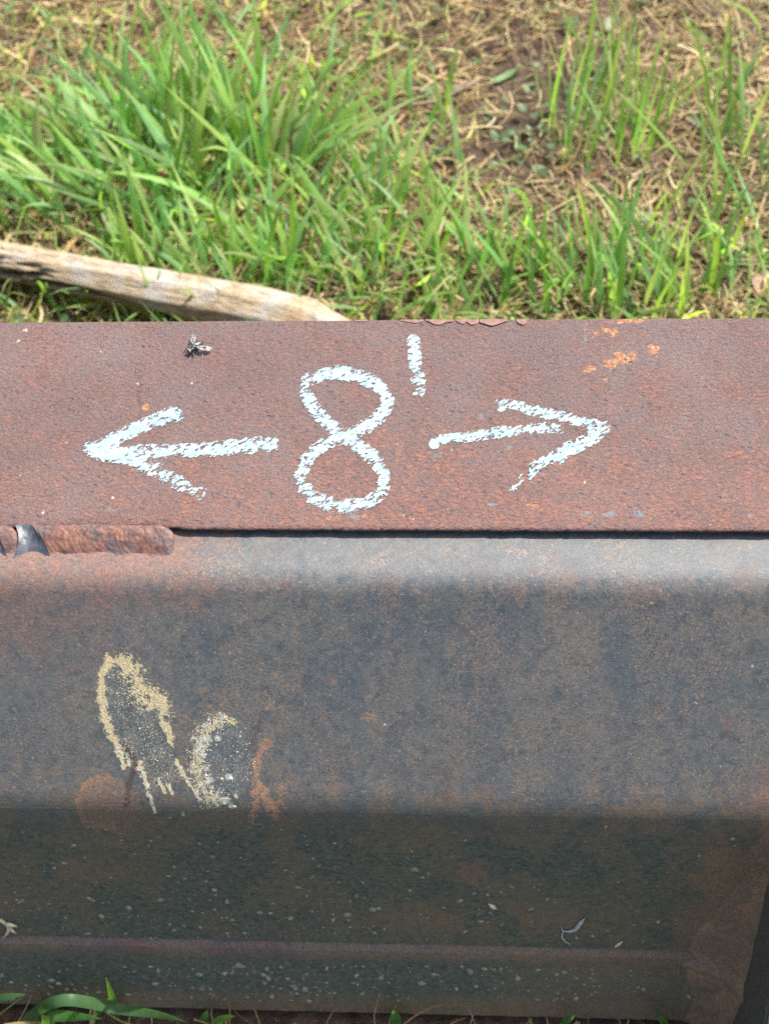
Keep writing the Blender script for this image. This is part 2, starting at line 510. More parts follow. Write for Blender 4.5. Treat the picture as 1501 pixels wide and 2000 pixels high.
def plate_part():
    r = 0.0011
    prof = [(0.0045, -T + 0.0001), (0.0012, -0.0027)] + arc(r, -r, r, 200, 90, 7)[0:] + \
           [(r + 0.001 * k, 0.0) for k in range(1, 4)] + [(PW - 0.002, 0.0)] + \
           arc(PW - 0.0008, -0.0008, 0.0008, 90, 0, 5) + [(PW, -T)]
    p, s = resample(prof, 0.00042)
    nrm = profile_normals(p)          # going front to back over the top: left normal is up
    xs = xs_grid(0.00042)
    S, X = np.meshgrid(np.arange(len(p)), xs, indexing='ij')
    Y = p[:, 0][S]; Z = p[:, 1][S]
    NY = nrm[:, 0][S]; NZ = nrm[:, 1][S]
    # pitted, scaly surface
    u, v = X * 1000, Y * 1000
    ur, vr = u * 0.88 - v * 0.47, u * 0.47 + v * 0.88
    h = (fbm(ur * 0.55, vr * 0.95, 3, 3) - 0.5) * 0.22 + (fbm(u * 0.06, v * 0.06, 9, 2) - 0.5) * 0.25
    edge = np.exp(-(Y / 0.004) ** 2)
    h = h + edge * (fbm(u * 0.25, v * 0.1, 21, 3) - 0.55) * 0.5
    # the front edge is melted beside the weld
    melt = sstep(-0.062, -0.072, X) * np.exp(-(Y / 0.003) ** 2)
    Yd = Y + NY * h * 1e-3 + melt * (0.0010 + 0.0016 * (fbm(u * 0.16, 0 * u, 31, 3) - 0.4))
    Zd = Z + NZ * h * 1e-3 - melt * 0.0006
    verts = np.stack([X, Yd, Zd], -1).reshape(-1, 3)
    # ---- wear masks, drawn on the surface in the photograph's pixel lengths
    px, py = world_to_px(X, Y, 0 * X)
    n = fbm(px * 0.05, py * 0.07, 41, 4); nf = fbm(px * 0.16, py * 0.2, 43, 3)
    orange = np.zeros_like(px); sc_ = np.zeros_like(px); pale = np.zeros_like(px)

    def blob(cx, cy, rx, ry, thr=0.5, k=1.0, rot=0.0):
        c, s_ = math.cos(rot), math.sin(rot)
        dx, dy = px - cx, py - cy
        d = np.hypot((dx * c + dy * s_) / rx, (-dx * s_ + dy * c) / ry)
        return sstep(thr - .15, thr + 0.5, (1 - d) + (nf - 0.5) * 1.5 + 0.25) * k * (d < 1.7)

    for a in [(1205, 702, 46, 17, .45, .95, -.3), (1277, 684, 13, 18, .4, 1), (1150, 722, 26, 12, .6, .7, -.4), (1198, 650, 12, 16, .5, .9),
              (1225, 626, 50, 8, .45, .8), (1183, 644, 14, 9, .5, .9), (1160, 652, 12, 14, .6, .6), (1181, 742, 7, 6, .5, .6), (1336, 697, 8, 8, .6, .6),
              (286, 793, 9, 8, .25, 1), (640, 1012, 46, 7, .5, .6), (715, 1008, 40, 8, .6, .5), (785, 1006, 40, 14, .6, .5), (1045, 988, 26, 9, .55, .6),
              (1140, 1000, 26, 14, .6, .5), (1195, 1005, 30, 12, .6, .5), (1262, 1000, 26, 12, .6, .5), (1470, 1012, 28, 8, .6, .5), (985, 770, 20, 16, .75, .5),
              (130, 865, 8, 6, .5, .6), (405, 815, 20, 8, .8, .5)]:
        orange = np.maximum(orange, blob(*a))
    for a in [(1146, 1003, 16, 9), (1190, 1005, 22, 8), (1246, 1003, 14, 11), (1462, 1008, 14, 6, .6), (690, 1008, 26, 8, .6), (850, 888, 28, 16, .75, .6),
              (1060, 925, 18, 7, .6, .6), (985, 875, 60, 22, .95, .6), (212, 995, 34, 22, .85, .7), (1400, 870, 60, 40, 1.0, .5), (265, 905, 22, 20, .85, .5),
              (1143, 660, 6, 34, .55, .7), (1330, 985, 20, 14, .8, .6), (960, 985, 30, 12, .75, .6), (1340, 820, 26, 34, .95, .5), (55, 910, 40, 20, 1.0, .5),
              (940, 815, 8, 8, .5, .7)]:
        sc_ = np.maximum(sc_, blob(*a))
    orange *= 1 - 0.85 * sc_
    for a in [(50, 644, 6, 5, .2), (38, 665, 6, 5, .3), (464, 662, 12, 9, .5, .6), (221, 971, 4, 4, .1), (84, 998, 4, 5, .2), (375, 748, 3, 3, .1), (270, 748, 3, 3, .1),
              (85, 982, 9, 6, .6, .5), (198, 687, 3, 3, .1), (750, 691, 9, 8, .6, .5), (40, 930, 3, 3, .2), (98, 930, 3, 3, .2), (1140, 942, 4, 4, .2), (884, 880, 4, 5, .3),
              (1205, 690, 26, 7, .75, .6, -.3), (1165, 648, 10, 4, .5, .7), (660, 1010, 18, 4, .6, .6), (735, 1009, 14, 4, .6, .6), (390, 1026, 20, 3, .5, .6)]:
        pale = np.maximum(pale, 0.62 * blob(*a))
    red = sstep(800, 1010, py + (n - 0.5) * 220) * (0.55 + 0.45 * sstep(200, 700, px)) + 0.35 * sstep(0.52, 0.66, n)
    red = np.maximum(red, 0.6 * np.exp(-((px - 90) / 130) ** 2 - ((py - 690) / 40) ** 2))
    red = np.maximum(red, sstep(1012, 1026, py) * 0.8)
    wear = np.stack([orange, sc_, pale, np.clip(red, 0, 1)], -1)
    me = np_mesh('top_plate', verts, grid_quads(len(p), len(xs))[:, ::-1], True, {'wear': wear.reshape(-1, 4)})
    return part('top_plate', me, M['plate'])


def world_to_px(X, Y, Z):
    dx, dy, dz = X - CAM[0], Y - CAM[1], Z - CAM[2]
    f = dx * FWD[0] + dy * FWD[1] + dz * FWD[2]
    r = dx * RIGHT[0] + dy * RIGHT[1] + dz * RIGHT[2]
    u = dx * UP[0] + dy * UP[1] + dz * UP[2]
    return 750.5 + F_PX * r / f, 1000 - F_PX * u / f


plate_part()

# ---- bent sheet: profile runs from the back foot over the top to the front foot ----
B1, B2 = 50.0, 76.0
R1, R2 = 0.0120, 0.0300
c1 = (-0.0105, -T - R1)
bend1 = arc(c1[0], c1[1], R1, 90, 90 + B1, 10)
e1 = np.array(bend1[-1]); d1 = np.array([-math.cos(math.radians(B1)), -math.sin(math.radians(B1))])
L1 = 0.0715
e2 = e1 + d1 * L1
n1v = np.array([math.sin(math.radians(B1)), -math.cos(math.radians(B1))])     # towards the inside
c2 = e2 + n1v * R2
bend2 = arc(c2[0], c2[1], R2, 90 + B1, 90 + B2, 8)
e3 = np.array(bend2[-1]); d3 = np.array([-math.cos(math.radians(B2)), -math.sin(math.radians(B2))])
L3 = 0.0905
e4 = e3 + d3 * L3
GZ = float(e4[1]) - 0.0455                      # level of the ground
FRONT = [(0.006, -T), c1 and (c1[0], -T)] + bend1[1:] + [tuple(e2)] + bend2[1:] + [tuple(e4)]
print('sheet foot', e4)


def sheet_hit(px, py, lift=0.0):
    """where a ray of the photograph meets the bent sheet"""
    P = np.asarray(FRONT)
    d = ray(px, py)
    for k in range(len(P) - 1):
        a, b = P[k], P[k + 1]
        # CAM + t d, in (Y,Z)
        A = np.array([[d[1], a[0] - b[0]], [d[2], a[1] - b[1]]])
        try: t, s = np.linalg.solve(A, a - CAM[1:])
        except np.linalg.LinAlgError: continue
        if -1e-6 <= s <= 1 + 1e-6 and t > 0:
            e = (b - a) / np.linalg.norm(b - a)
            nn = np.array([0, e[1], -e[0]])
            if np.dot(nn, d) > 0: nn = -nn
            return CAM + d * t + nn * lift, nn
    return None, None


def sheet_part():
    p, s = resample(FRONT, 0.00044)
    nrm = -profile_normals(p)
    nrm = np.where((nrm[:, 1:2] < 0) & (nrm[:, 0:1] > 0), -nrm, nrm)
    xs = xs_grid(0.00044)
    S, X = np.meshgrid(np.arange(len(p)), xs, indexing='ij')
    Y = p[:, 0][S]; Z = p[:, 1][S]
    sv = s[S] * 1000; u = X * 1000
    h = (fbm(u * 0.012, sv * 0.02, 5, 3) - 0.5) * 0.7 + (fbm(u * 0.35, sv * 0.35, 6, 2) - 0.5) * 0.05
    px, py = world_to_px(X, Y, Z)
    n = fbm(px * 0.02, py * 0.02, 51, 4); nf = fbm(px * 0.13, py * 0.13, 53, 3); nv = fbm(px * 0.33, py * 0.33, 55, 2)
    zero = np.zeros_like(px)
    rust, lime, orange, dust = zero.copy(), zero.copy(), zero.copy(), zero.copy()
    bare, dark, white, green = zero.copy(), zero.copy(), zero.copy(), zero.copy()

    def stroke(pts, w, thr=0.5, amp=1.6, noise_=None):
        d, t = seg_dist(px, py, smooth_line(pts, 4))
        return sstep(thr - 0.34, thr + 0.34, (1 - d / w) + ((nf if noise_ is None else noise_) - 0.5) * amp) * (d < w * 2)

    def ell(cx, cy, rx, ry):
        return np.hypot((px - cx) / rx, (py - cy) / ry)

    # reddened metal around the weld, along the right end and near the foot
    rust = np.maximum(rust, sstep(470, 300, px + (n - 0.5) * 240) * sstep(1230, 1090, py + (n - 0.5) * 120))
    rust = np.maximum(rust, 0.55 * sstep(330, 60, px + (n - 0.5) * 300) * sstep(1330, 1180, py + (n - 0.5) * 160))
    rust = np.maximum(rust, 0.75 * sstep(1380, 1500, px + (n - 0.5) * 160) * sstep(1460, 1570, py + (n - 0.5) * 120))
    rust = np.maximum(rust, 0.40 * sstep(0.54, 0.70, n) * sstep(1250, 1100, py))
    dust = np.maximum(dust, 0.40 * sstep(0.46, 0.66, n) * sstep(1480, 1570, py + (n - 0.5) * 90))
    # splashed earth on the lower, steep face
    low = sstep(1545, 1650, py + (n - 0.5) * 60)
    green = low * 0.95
    dust = np.maximum(dust, low * 0.62 * sstep(0.46, 0.74, fbm(px * 0.005, py * 0.016, 61, 6, 0.65)))
    dust = np.maximum(dust, 0.95 * np.exp(-((px - 960) / 340) ** 2 - ((py - 1795) / 40) ** 2) * sstep(0.25, 0.5, n))
    dust = np.maximum(dust, 0.7 * np.exp(-((px - 140) / 160) ** 2 - ((py - 1690) / 50) ** 2) * sstep(0.3, 0.6, n))
    dust = np.maximum(dust, sstep(1.0, 0.6, ell(1460, 1800, 190, 215) + (n - 0.5) * 0.9))
    orange = np.maximum(orange, 0.45 * sstep(1.0, 0.4, ell(1480, 1790, 170, 200) + (n - 0.5) * 0.9))
    dust = np.maximum(dust, 0.5 * sstep(0.15, 0.0, np.abs(py - 1600) / 300 + (0.5 - n)))
    dust = np.maximum(dust, 0.8 * sstep(1.0, 0.7, ell(925, 1705, 32, 28) + (nf - 0.5) * 1.3))
    # round brown stain
    e = ell(205, 1568, 62, 56)
    dust = np.maximum(dust, 1.0 * sstep(1.05, 0.85, e + (nf - 0.5) * 0.5) * (0.60 + 0.40 * sstep(0.62, 0.92, e) * (px < 215)) + 0)
    orange = np.maximum(orange, 0.62 * sstep(1.05, 0.9, e + (nf - 0.5) * 0.4) * (0.55 + 0.45 * sstep(0.6, 0.9, e) * (px < 225)))
    orange = np.maximum(orange, 0.30 * sstep(1.1, 0.8, ell(240, 1588, 42, 48) + (nf - 0.5) * 0.9))
    dust = np.maximum(dust, 0.7 * sstep(1.1, 0.8, ell(240, 1588, 42, 48) + (nf - 0.5) * 0.9))
    # cleaner grey scale on the flat above the upper bend
    bare = np.maximum(bare, 0.70 * sstep(1150, 1105, py + (n - 0.5) * 30) * sstep(420, 620, px + (n - 0.5) * 200) * sstep(0.30, 0.52, nf * 0.5 + n * 0.5))
    # first lime stain: long leaf shape
    poly = [(213, 1290), (230, 1283), (253, 1293), (267, 1303), (287, 1330), (317, 1357), (325, 1378), (328, 1402), (335, 1440), (338, 1468), (350, 1490), (368, 1520),
            (330, 1535), (300, 1545), (285, 1520), (255, 1500), (243, 1480), (226, 1447), (213, 1420), (206, 1390), (198, 1357), (199, 1323), (204, 1300)]
    ins = in_poly(px + (nf - 0.5) * 8, py + (nf - 0.5) * 8, poly)
    bare = np.maximum(bare, ins * (0.95 - 0.5 * sstep(1450, 1540, py)))
    left = [(214, 1287), (203, 1310), (198, 1345), (203, 1385), (213, 1420), (225, 1447), (236, 1472)]
    lime = np.maximum(lime, stroke(left, 14, 0.45, 1.3))
    lime = np.maximum(lime, stroke([(213, 1292), (232, 1290), (255, 1302), (266, 1310)], 24, 0.52, 1.6))
    lime = np.maximum(lime, stroke([(255, 1308), (277, 1340), (302, 1357), (322, 1380)], 32, 0.62, 2.0, nv * 0.6 + nf * 0.4))
    lime = np.maximum(lime, stroke([(262, 1352), (290, 1372), (318, 1376)], 28, 0.62, 2.2, nv * 0.7 + nf * 0.3))
    lime = np.maximum(lime, stroke([(322, 1378), (316, 1400), (328, 1425), (334, 1450)], 10, 0.35, 1.2))
    lime = np.maximum(lime, stroke([(268, 1296), (276, 1300)], 4, 0.3, 0.6))
    for pts, w in [([(229, 1455), (238, 1478), (243, 1499)], 8), ([(247, 1470), (252, 1492)], 6), ([(274, 1490), (281, 1515), (288, 1535)], 9), ([(290, 1545), (298, 1566), (302, 1586)], 6),
                   ([(311, 1522), (320, 1545)], 6), ([(330, 1533), (338, 1548)], 5), ([(346, 1486), (360, 1512), (372, 1532)], 7), ([(374, 1534), (386, 1556)], 5),
                   ([(357, 1586), (358, 1590)], 3)]:
        k = stroke(pts, w, 0.40, 1.6)
        lime = np.maximum(lime, k); white = np.maximum(white, k * sstep(0.45, 0.6, nv))
    # second lime stain: oval
    e = ell(438, 1488, 58, 86)
    bare = np.maximum(bare, sstep(1.05, 0.85, e + (nf - 0.5) * 0.4) * 0.55 * (1 - sstep(470, 500, px)))
    lim2 = stroke([(424, 1408), (398, 1430), (388, 1470), (386, 1500), (394, 1530), (410, 1556), (420, 1560)], 26, 0.48, 2.2, nv * 0.6 + nf * 0.4)
    lime = np.maximum(lime, lim2 * 0.75); white = np.maximum(white, lim2 * 0.8 * sstep(0.42, 0.62, nf))
    lime = np.maximum(lime, stroke([(416, 1414), (440, 1404), (458, 1412)], 11, 0.62, 2.0, nv))
    for cx, cy, rr in [(411, 1522, 13), (447, 1517, 11), (443, 1562, 13), (400, 1500, 10), (426, 1442, 9), (450, 1572, 8)]:
        white = np.maximum(white, 0.8 * sstep(0.15, 0.85, (1 - ell(cx, cy, rr, rr)) + (nf - 0.5) * 1.0 + 0.15))
    for cx, cy, rr in [(420, 1556, 8), (461, 1554, 6), (440, 1560, 6), (400, 1440, 5)]:
        lime = np.maximum(lime, sstep(0.3, 0.5, (1 - ell(cx, cy, rr, rr)) + (nf - 0.5) * 0.8 + 0.2))
    # thin film of lime over the whole of both stains
    lime = np.maximum(lime, ins * 0.17 * (0.5 + nf)); white = np.maximum(white, 0.15 * (0.5 + nf) * sstep(1.0, 0.7, ell(440, 1488, 62, 86)))
    r2 = np.random.default_rng(4)
    # rust runs beside the oval
    orange = np.maximum(orange, 0.85 * stroke([(520, 1450), (505, 1480), (498, 1510), (502, 1545), (492, 1600)], 22, 0.60, 2.2, nv * 0.5 + nf * 0.5))
    orange = np.maximum(orange, 0.9 * stroke([(505, 1530), (520, 1560), (538, 1590)], 20, 0.55, 2.0, nv * 0.4 + nf * 0.6))
    orange = np.maximum(orange, 0.8 * stroke([(548, 1535), (550, 1570)], 14, 0.68, 2.2, nv))
    orange = np.maximum(orange, 0.7 * stroke([(516, 1352), (528, 1368), (520, 1385)], 7, 0.55, 1.8, nv))
    orange = np.maximum(orange, 0.6 * stroke([(328, 1378), (352, 1394), (390, 1416)], 5, 0.55, 2.0, nv))
    # tan scale on the upper bend and scattered freckles
    for a in [(740, 1098, 34, 16), (1010, 1078, 48, 14), (1065, 1090, 22, 20), (745, 1082, 20, 8), (1050, 1122, 18, 8), (905, 1080, 24, 10), (812, 1152, 26, 9), (1180, 1268, 9, 8), (575, 1228, 6, 8),
              (330, 1147, 9, 8), (680, 1165, 10, 5), (1352, 1129, 6, 5), (1447, 1298, 4, 4), (1440, 1386, 5, 4), (300, 1170, 6, 3), (20, 1131, 3, 3), (720, 1400, 26, 14), (740, 1410, 10, 8), (970, 1162, 12, 6), (805, 1215, 5, 12)]:
        d = ell(*a)
        orange = np.maximum(orange, 0.50 * sstep(0.62, 0.9, (1 - d) + (nv - 0.5) * 1.9 + 0.25) * (d < 1.5))
    for _ in range(240):
        x, y = r2.uniform(10, 1490), r2.uniform(1140, 1600)
        rr = r2.choice([1.2, 1.7, 2.6], p=[.6, .3, .1])
        sel = (np.abs(px - x) < 5) & (np.abs(py - y) < 5)
        k = sstep(rr + 0.9, rr - 0.7, np.hypot(px[sel] - x, (py[sel] - y)))
        tgt = (orange, white, dark)[int(r2.choice(3, p=[.55, .2, .25]))]
        tgt[sel] = np.maximum(tgt[sel], k * 0.6)
    # dark crack of lifted scale, dark grease
    dark = np.maximum(dark, stroke([(243, 1455), (262, 1478), (266, 1490), (254, 1530), (248, 1566)], 7, 0.25, 1.0))
    dark = np.maximum(dark, 0.7 * stroke([(262, 1368), (252, 1388)], 5, 0.35, 1.0))
    dark = np.maximum(dark, 0.5 * stroke([(508, 1395), (505, 1425), (486, 1460)], 6, 0.45, 1.2))
    dark = np.maximum(dark, 0.35 * sstep(1.0, 0.3, ell(872, 1530, 26, 60) + (nf - 0.5) * 0.9))
    dark = np.maximum(dark, 0.40 * sstep(1.0, 0.6, ell(1420, 1435, 20, 12) + (nf - 0.5)))
    rust = np.maximum(rust, 0.6 * sstep(1.0, 0.6, ell(1418, 1410, 10, 22) + (nf - 0.5)))
    # thin scratches
    for pts in [[(1003, 1522), (1030, 1540), (1040, 1550)], [(1285, 1610), (1292, 1560), (1296, 1520)], [(930, 1170), (945, 1182)], [(1050, 1120), (1090, 1112)], [(150, 1345), (250, 1340)]]:
        d, t = seg_dist(px, py, smooth_line(pts, 3))
        orange = np.maximum(orange, 0.45 * sstep(2.0, 0.8, d))
    h = h + 0.10 * (lime + white) + 0.18 * dark * sstep(1440, 1460, py)
    Yd = Y + nrm[:, 0][S] * h * 1e-3; Zd = Z + nrm[:, 1][S] * h * 1e-3
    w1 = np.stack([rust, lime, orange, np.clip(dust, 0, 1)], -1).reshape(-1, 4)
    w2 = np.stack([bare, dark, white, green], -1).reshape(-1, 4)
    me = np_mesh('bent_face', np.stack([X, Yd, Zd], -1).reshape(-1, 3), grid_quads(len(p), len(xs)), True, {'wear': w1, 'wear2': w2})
    return part('bent_face', me, M['sheet'])


sheet_part()


def extrude(name, prof, x0, x1, mat, nx=60, closed=True, rough=0.0, wear=None, **k):
    """a bar of the given (Y,Z) outline along X, closed ends"""
    p = np.asarray(prof, float)
    xs = np.linspace(x0, x1, nx)
    X, I = np.meshgrid(xs, np.arange(len(p)), indexing='ij')
    Y = p[:, 0][I]; Z = p[:, 1][I]
    if rough:
        Y = Y + (fbm(X * 300, I * 1.7, 71, 3) - 0.5) * rough; Z = Z + (fbm(X * 300, I * 1.7 + 50, 72, 3) - 0.5) * rough
    v = np.stack([X, Y, Z], -1).reshape(-1, 3)
    q = [tuple(f) for f in grid_quads(nx, len(p), True)]
    n = len(p)
    me = bpy.data.meshes.new(name)
    me.from_pydata([tuple(c) for c in v], [], q + [tuple(range(n))[::-1], tuple(range((nx - 1) * n, nx * n))])
    if wear is not None:
        for nm, val in wear.items():
            at = me.attributes.new(nm, 'FLOAT_COLOR', 'POINT')
            at.data.foreach_set('color', np.asarray(val(v), np.float32).ravel())
    me.update()
    return part(name, me, mat, **k)


gp, _ = sheet_hit(1488, 1672)
GX = float(gp[0]) + 0.003

# lower rail: a bar under the bent sheet whose top edge stands proud as a narrow ledge
lx = float(sheet_hit(1372, 1855)[0][0])
ly, lz = float(e4[0]), float(e4[1])


def rail_wear(v):
    n = fbm(v[:, 0] * 60, v[:, 2] * 60, 81, 3)
    top = sstep(lz - 0.006, lz - 0.002, v[:, 2])
    bot = sstep(-0.190, -0.200, v[:, 2])
    patch = sstep(.42, .6, fbm(v[:, 0] * 35, 0 * n, 82, 3)); r = np.clip(top * patch * (0.3 + n) + bot * 0.2, 0, 1); z = 0 * r
    d = np.clip(bot * 0.8 + top * (1 - patch) * 0.8 + sstep(0.02, 0.09, v[:, 0] + (n - 0.5) * 0.05) * 0.75, 0, 1)
    return np.stack([r, z, z, d], -1)


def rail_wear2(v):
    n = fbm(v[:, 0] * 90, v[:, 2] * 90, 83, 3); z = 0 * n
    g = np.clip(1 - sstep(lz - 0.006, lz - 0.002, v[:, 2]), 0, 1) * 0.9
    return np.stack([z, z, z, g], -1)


rail_prof = [(ly + 0.006, lz + 0.0035), (ly - 0.0002, lz + 0.0026), (ly - 0.0020, lz + 0.0010), (ly - 0.0030, lz - 0.0016), (ly - 0.0044, lz - 0.007)] + \
            [(ly - 0.0044 - 0.0127 * k, lz - 0.007 - 0.0365 * k) for k in (0.25, 0.5, 0.75, 0.97)] + \
            [(ly - 0.0155, GZ + .0012), (ly + 0.004, GZ + .001), (ly + 0.006, GZ + .016)]
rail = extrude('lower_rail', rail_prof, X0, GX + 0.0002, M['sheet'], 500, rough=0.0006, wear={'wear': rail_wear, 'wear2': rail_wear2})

# back of the hollow beam, hidden from the front: web and foot
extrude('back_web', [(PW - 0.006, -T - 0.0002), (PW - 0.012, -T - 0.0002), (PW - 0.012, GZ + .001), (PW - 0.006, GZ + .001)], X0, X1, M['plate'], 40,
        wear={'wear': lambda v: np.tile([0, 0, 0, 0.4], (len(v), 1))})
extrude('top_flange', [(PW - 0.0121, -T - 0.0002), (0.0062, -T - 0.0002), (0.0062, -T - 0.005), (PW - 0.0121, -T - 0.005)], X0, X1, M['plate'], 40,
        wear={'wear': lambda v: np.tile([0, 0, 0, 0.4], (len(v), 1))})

# ---- end gusset on the right with its fillet ----
def gusset():
    yf = lambda z: e3[0] + (z - e3[1]) * d3[0] / d3[1]
    zt = float(e2[1]) - 0.012
    out = [(yf(zt) + 0.004, zt), (yf(zt) - 0.022, zt + 0.002), (yf(zt) - 0.05, -0.13), (ly - 0.085, GZ + .0012), (ly + 0.010, GZ + .0012)]
    me = bpy.data.meshes.new('gusset_plate')
    bm = bmesh.new()
    a = [bm.verts.new((GX, y, z)) for y, z in out]; b = [bm.verts.new((GX + 0.008, y, z)) for y, z in out]
    bm.faces.new(a[::-1]); bm.faces.new(b)
    for i in range(len(out)):
        j = (i + 1) % len(out); bm.faces.new((a[i], a[j], b[j], b[i]))
    bmesh.ops.recalc_face_normals(bm, faces=bm.faces)
    bmesh.ops.bevel(bm, geom=list(bm.edges), offset=0.001, segments=2, affect='EDGES')
    bmesh.ops.triangulate(bm, faces=bm.faces[:])
    bmesh.ops.subdivide_edges(bm, edges=bm.edges[:], cuts=3, use_grid_fill=True)
    bm.to_mesh(me); bm.free()
    v = np.array([q.co[:] for q in me.vertices])
    n = fbm(v[:, 1] * 260, v[:, 2] * 40, 91, 3)
    z0 = 0 * n
    for nm, val in (('wear', np.stack([z0, z0, z0, 0.35 * sstep(.45, .7, n)], -1)), ('wear2', np.stack([z0, 0.35 + z0, z0, 0.8 + z0], -1))):
        at = me.attributes.new(nm, 'FLOAT_COLOR', 'POINT'); at.data.foreach_set('color', val.astype(np.float32).ravel())
    me.update()
    part('gusset_plate', me, M['sheet'])
    # fillet weld, caked with earth: runs down the corner
    nr, nc = 150, 26
    R, C = np.meshgrid(np.linspace(0, 1, nr), np.linspace(0, 1, nc), indexing='ij')
    Zc = (zt - 0.002) + R * (GZ + .0015 - (zt - 0.002))
    n1_ = fbm(R * 9, C * 0.1, 95, 3)
    leg = 0.0075 + 0.009 * R + 0.010 * np.exp(-((R - 0.60) / 0.22) ** 2) + 0.005 * (n1_ - 0.5)
    rail_y = ly - 0.0044 - 0.0127 * np.clip((lz - 0.007 - Zc) / 0.0365, 0, 1)
    k_ = sstep(lz + .0035, lz - .004, Zc)
    Yc = yf(np.maximum(Zc, lz + 0.002)) * (1 - k_) + rail_y * k_
    bul = np.sin(np.pi * C) * 0.22
    Xf = GX + 0.0005 - leg * (1 - C) * (1 - 0.35 * np.sin(np.pi * C))
    Yf = Yc + 0.0006 - leg * 0.62 * C * (1 - 0.35 * np.sin(np.pi * C)) - 0.0006 * np.sin(np.pi * C)
    rip = np.sin(R * 150 + np.sin(C * 3) * 3 + 6 * fbm(R * 12, C * 2, 96, 2)) * 0.00006 + (fbm(R * 60, C * 9, 97, 3) - 0.5) * 0.0012
    Xf = Xf - rip * np.sin(np.pi * C); Yf = Yf - rip * np.sin(np.pi * C)
    v = np.stack([Xf, Yf, Zc], -1).reshape(-1, 3)
    n = fbm(R * 14, C * 3, 99, 3).ravel(); z0 = 0 * n
    me = np_mesh('gusset_weld', v, grid_quads(nr, nc)[:, ::-1], True,
                 {'wear': np.stack([0.2 * sstep(.45, .7, n), z0, 0.35 + 0.35 * sstep(.45, .7, n), 1 + z0], -1),
                  'wear2': np.stack([z0, z0, z0, 0.2 + z0], -1)})
    part('gusset_weld', me, M['sheet'], label='earth-caked brown fillet weld')


gusset()


# ---- weld bead between plate and sheet at the left ----
def bead(name, px0, px1, mat, ripple, hollow=False, label=None):
    xa = float(on_z(px0, 1060, -0.004)[0]); xb = float(on_z(px1, 1060, -0.004)[0])
    nu, nv = 170, 44
    U, V = np.meshgrid(np.linspace(0, 1, nu), np.linspace(0, 1, nv), indexing='ij')
    ln = xb - xa
    pxm = ln / (px1 - px0)                       # metres per photograph pixel here
    if hollow:      # chipped crater end: smooth scoop with a spur at the foot
        xl = xa + pxm * 12 * np.sin(np.pi * V); xr = xb - pxm * (38 * (1 - V) ** 1.3)
        X = xl + (xr - xl) * U
        nose = np.ones_like(U)
        sc = np.sin(np.pi * V) ** 0.7
        bul = 0.0013 * sc - 0.0013 * sc * np.sin(np.pi * np.clip(U * 0.95, 0, 1)) + 0.0010 * U ** 4 * sc
        rag = (fbm(U * 3, V * 3, 111, 2) - 0.5) * 0.0004
    else:
        xl = xa - pxm * 38 * (1 - V) ** 1.3 * (px0 > 0)
        X = xl + (xb - xl) * U
        dr = (xb - X) / 0.0065
        nose = np.sqrt(np.clip(1 - np.clip(1 - dr, 0, 1) ** 2, 0, 1))
        bul = 0.0052 * V ** 0.65 * (1 - V) ** 1.2
        wob = 9 * fbm(X * 260, V * 1.2, 113, 3)
        ph = (X - 0.9 * (V - 0.45) ** 2 * 0.020) * 2 * np.pi / 0.0019 + wob
        amp = 0.25 + 1.2 * fbm(X * 120, V * 2, 114, 2)
        rag = ripple * (np.sin(ph) * 0.00004 * amp ** 2 + (fbm(X * 900, V * 9, 115, 3) - 0.5) * 0.00045 + (fbm(X * 150, V * 3, 117, 3) - 0.5) * 0.0007)
    w = 0.0104 * (0.82 + 0.36 * fbm(X * 150, 0 * X, 119, 3))
    half = 0.42
    Vn = half + (V - half) * (0.12 + 0.88 * nose)
    Y = 0.0016 - w * Vn
    Z = -0.0006 - 0.0036 * np.clip(Vn * 1.15, 0, 1) + (bul + rag) * nose - 0.0004 * (1 - nose) * 0
    Z = np.maximum(Z, -T - 0.0004)
    me = np_mesh(name, np.stack([X, Y, Z], -1).reshape(-1, 3), grid_quads(nu, nv)[:, ::-1], True)
    return part(name, me, mat, label=label)


bead('weld_bead', 100, 343, M['weld'], 1.0)
bead('weld_crater', 30, 104, M['weld_dark'], 0, True, 'dark chipped crater at the end of the weld')
bead('weld_bead', -420, 38, M['weld'], 1.0)
bead('weld_crater', -32, 20, M['weld_dark'], 0, True, 'dark chipped crater at the end of the weld')


# ---- flakes of scale curling at the plate's back edge ----
def flake(pts, lift):
    """a thin lifted lip; pts = outline of its loose edge in the photograph, from left to right"""
    P = np.array([on_z(x, y, 0.0) for x, y in smooth_line(pts, 5)])
    n = len(P); rows = 7
    V = []
    for k in range(rows):
        t = k / (rows - 1)
        for q in P:
            y = PW - 0.0002 + (q[1] - PW) * t
            z = 0.00012 + 0.6 * lift * math.sin(t * math.pi * 0.5) ** 2 * min(1.0, (PW - q[1]) / 0.0012)
            V.append((q[0], y, z))
    me = np_mesh('rust_flake', V, grid_quads(rows, n), True)
    o = part('rust_flake', me, M['flake'])
    so = o.modifiers.new('thickness', 'SOLIDIFY'); so.thickness = 0.00022; so.offset = 1


flake([(830, 626), (838, 629), (848, 634), (858, 635), (868, 631), (885, 628)], 0.0006)
flake([(890, 627), (898, 632), (905, 633), (911, 629), (918, 634), (926, 634), (934, 631)], 0.0005)
flake([(935, 630), (948, 634), (960, 637), (972, 634), (982, 630), (990, 628)], 0.0007)
flake([(1008, 627), (1012, 632), (1021, 635), (1027, 632), (1029, 627)], 0.0006)
flake([(780, 626), (796, 629), (812, 631), (826, 627)], 0.0004)
flake([(690, 626), (704, 628), (718, 627)], 0.0003)


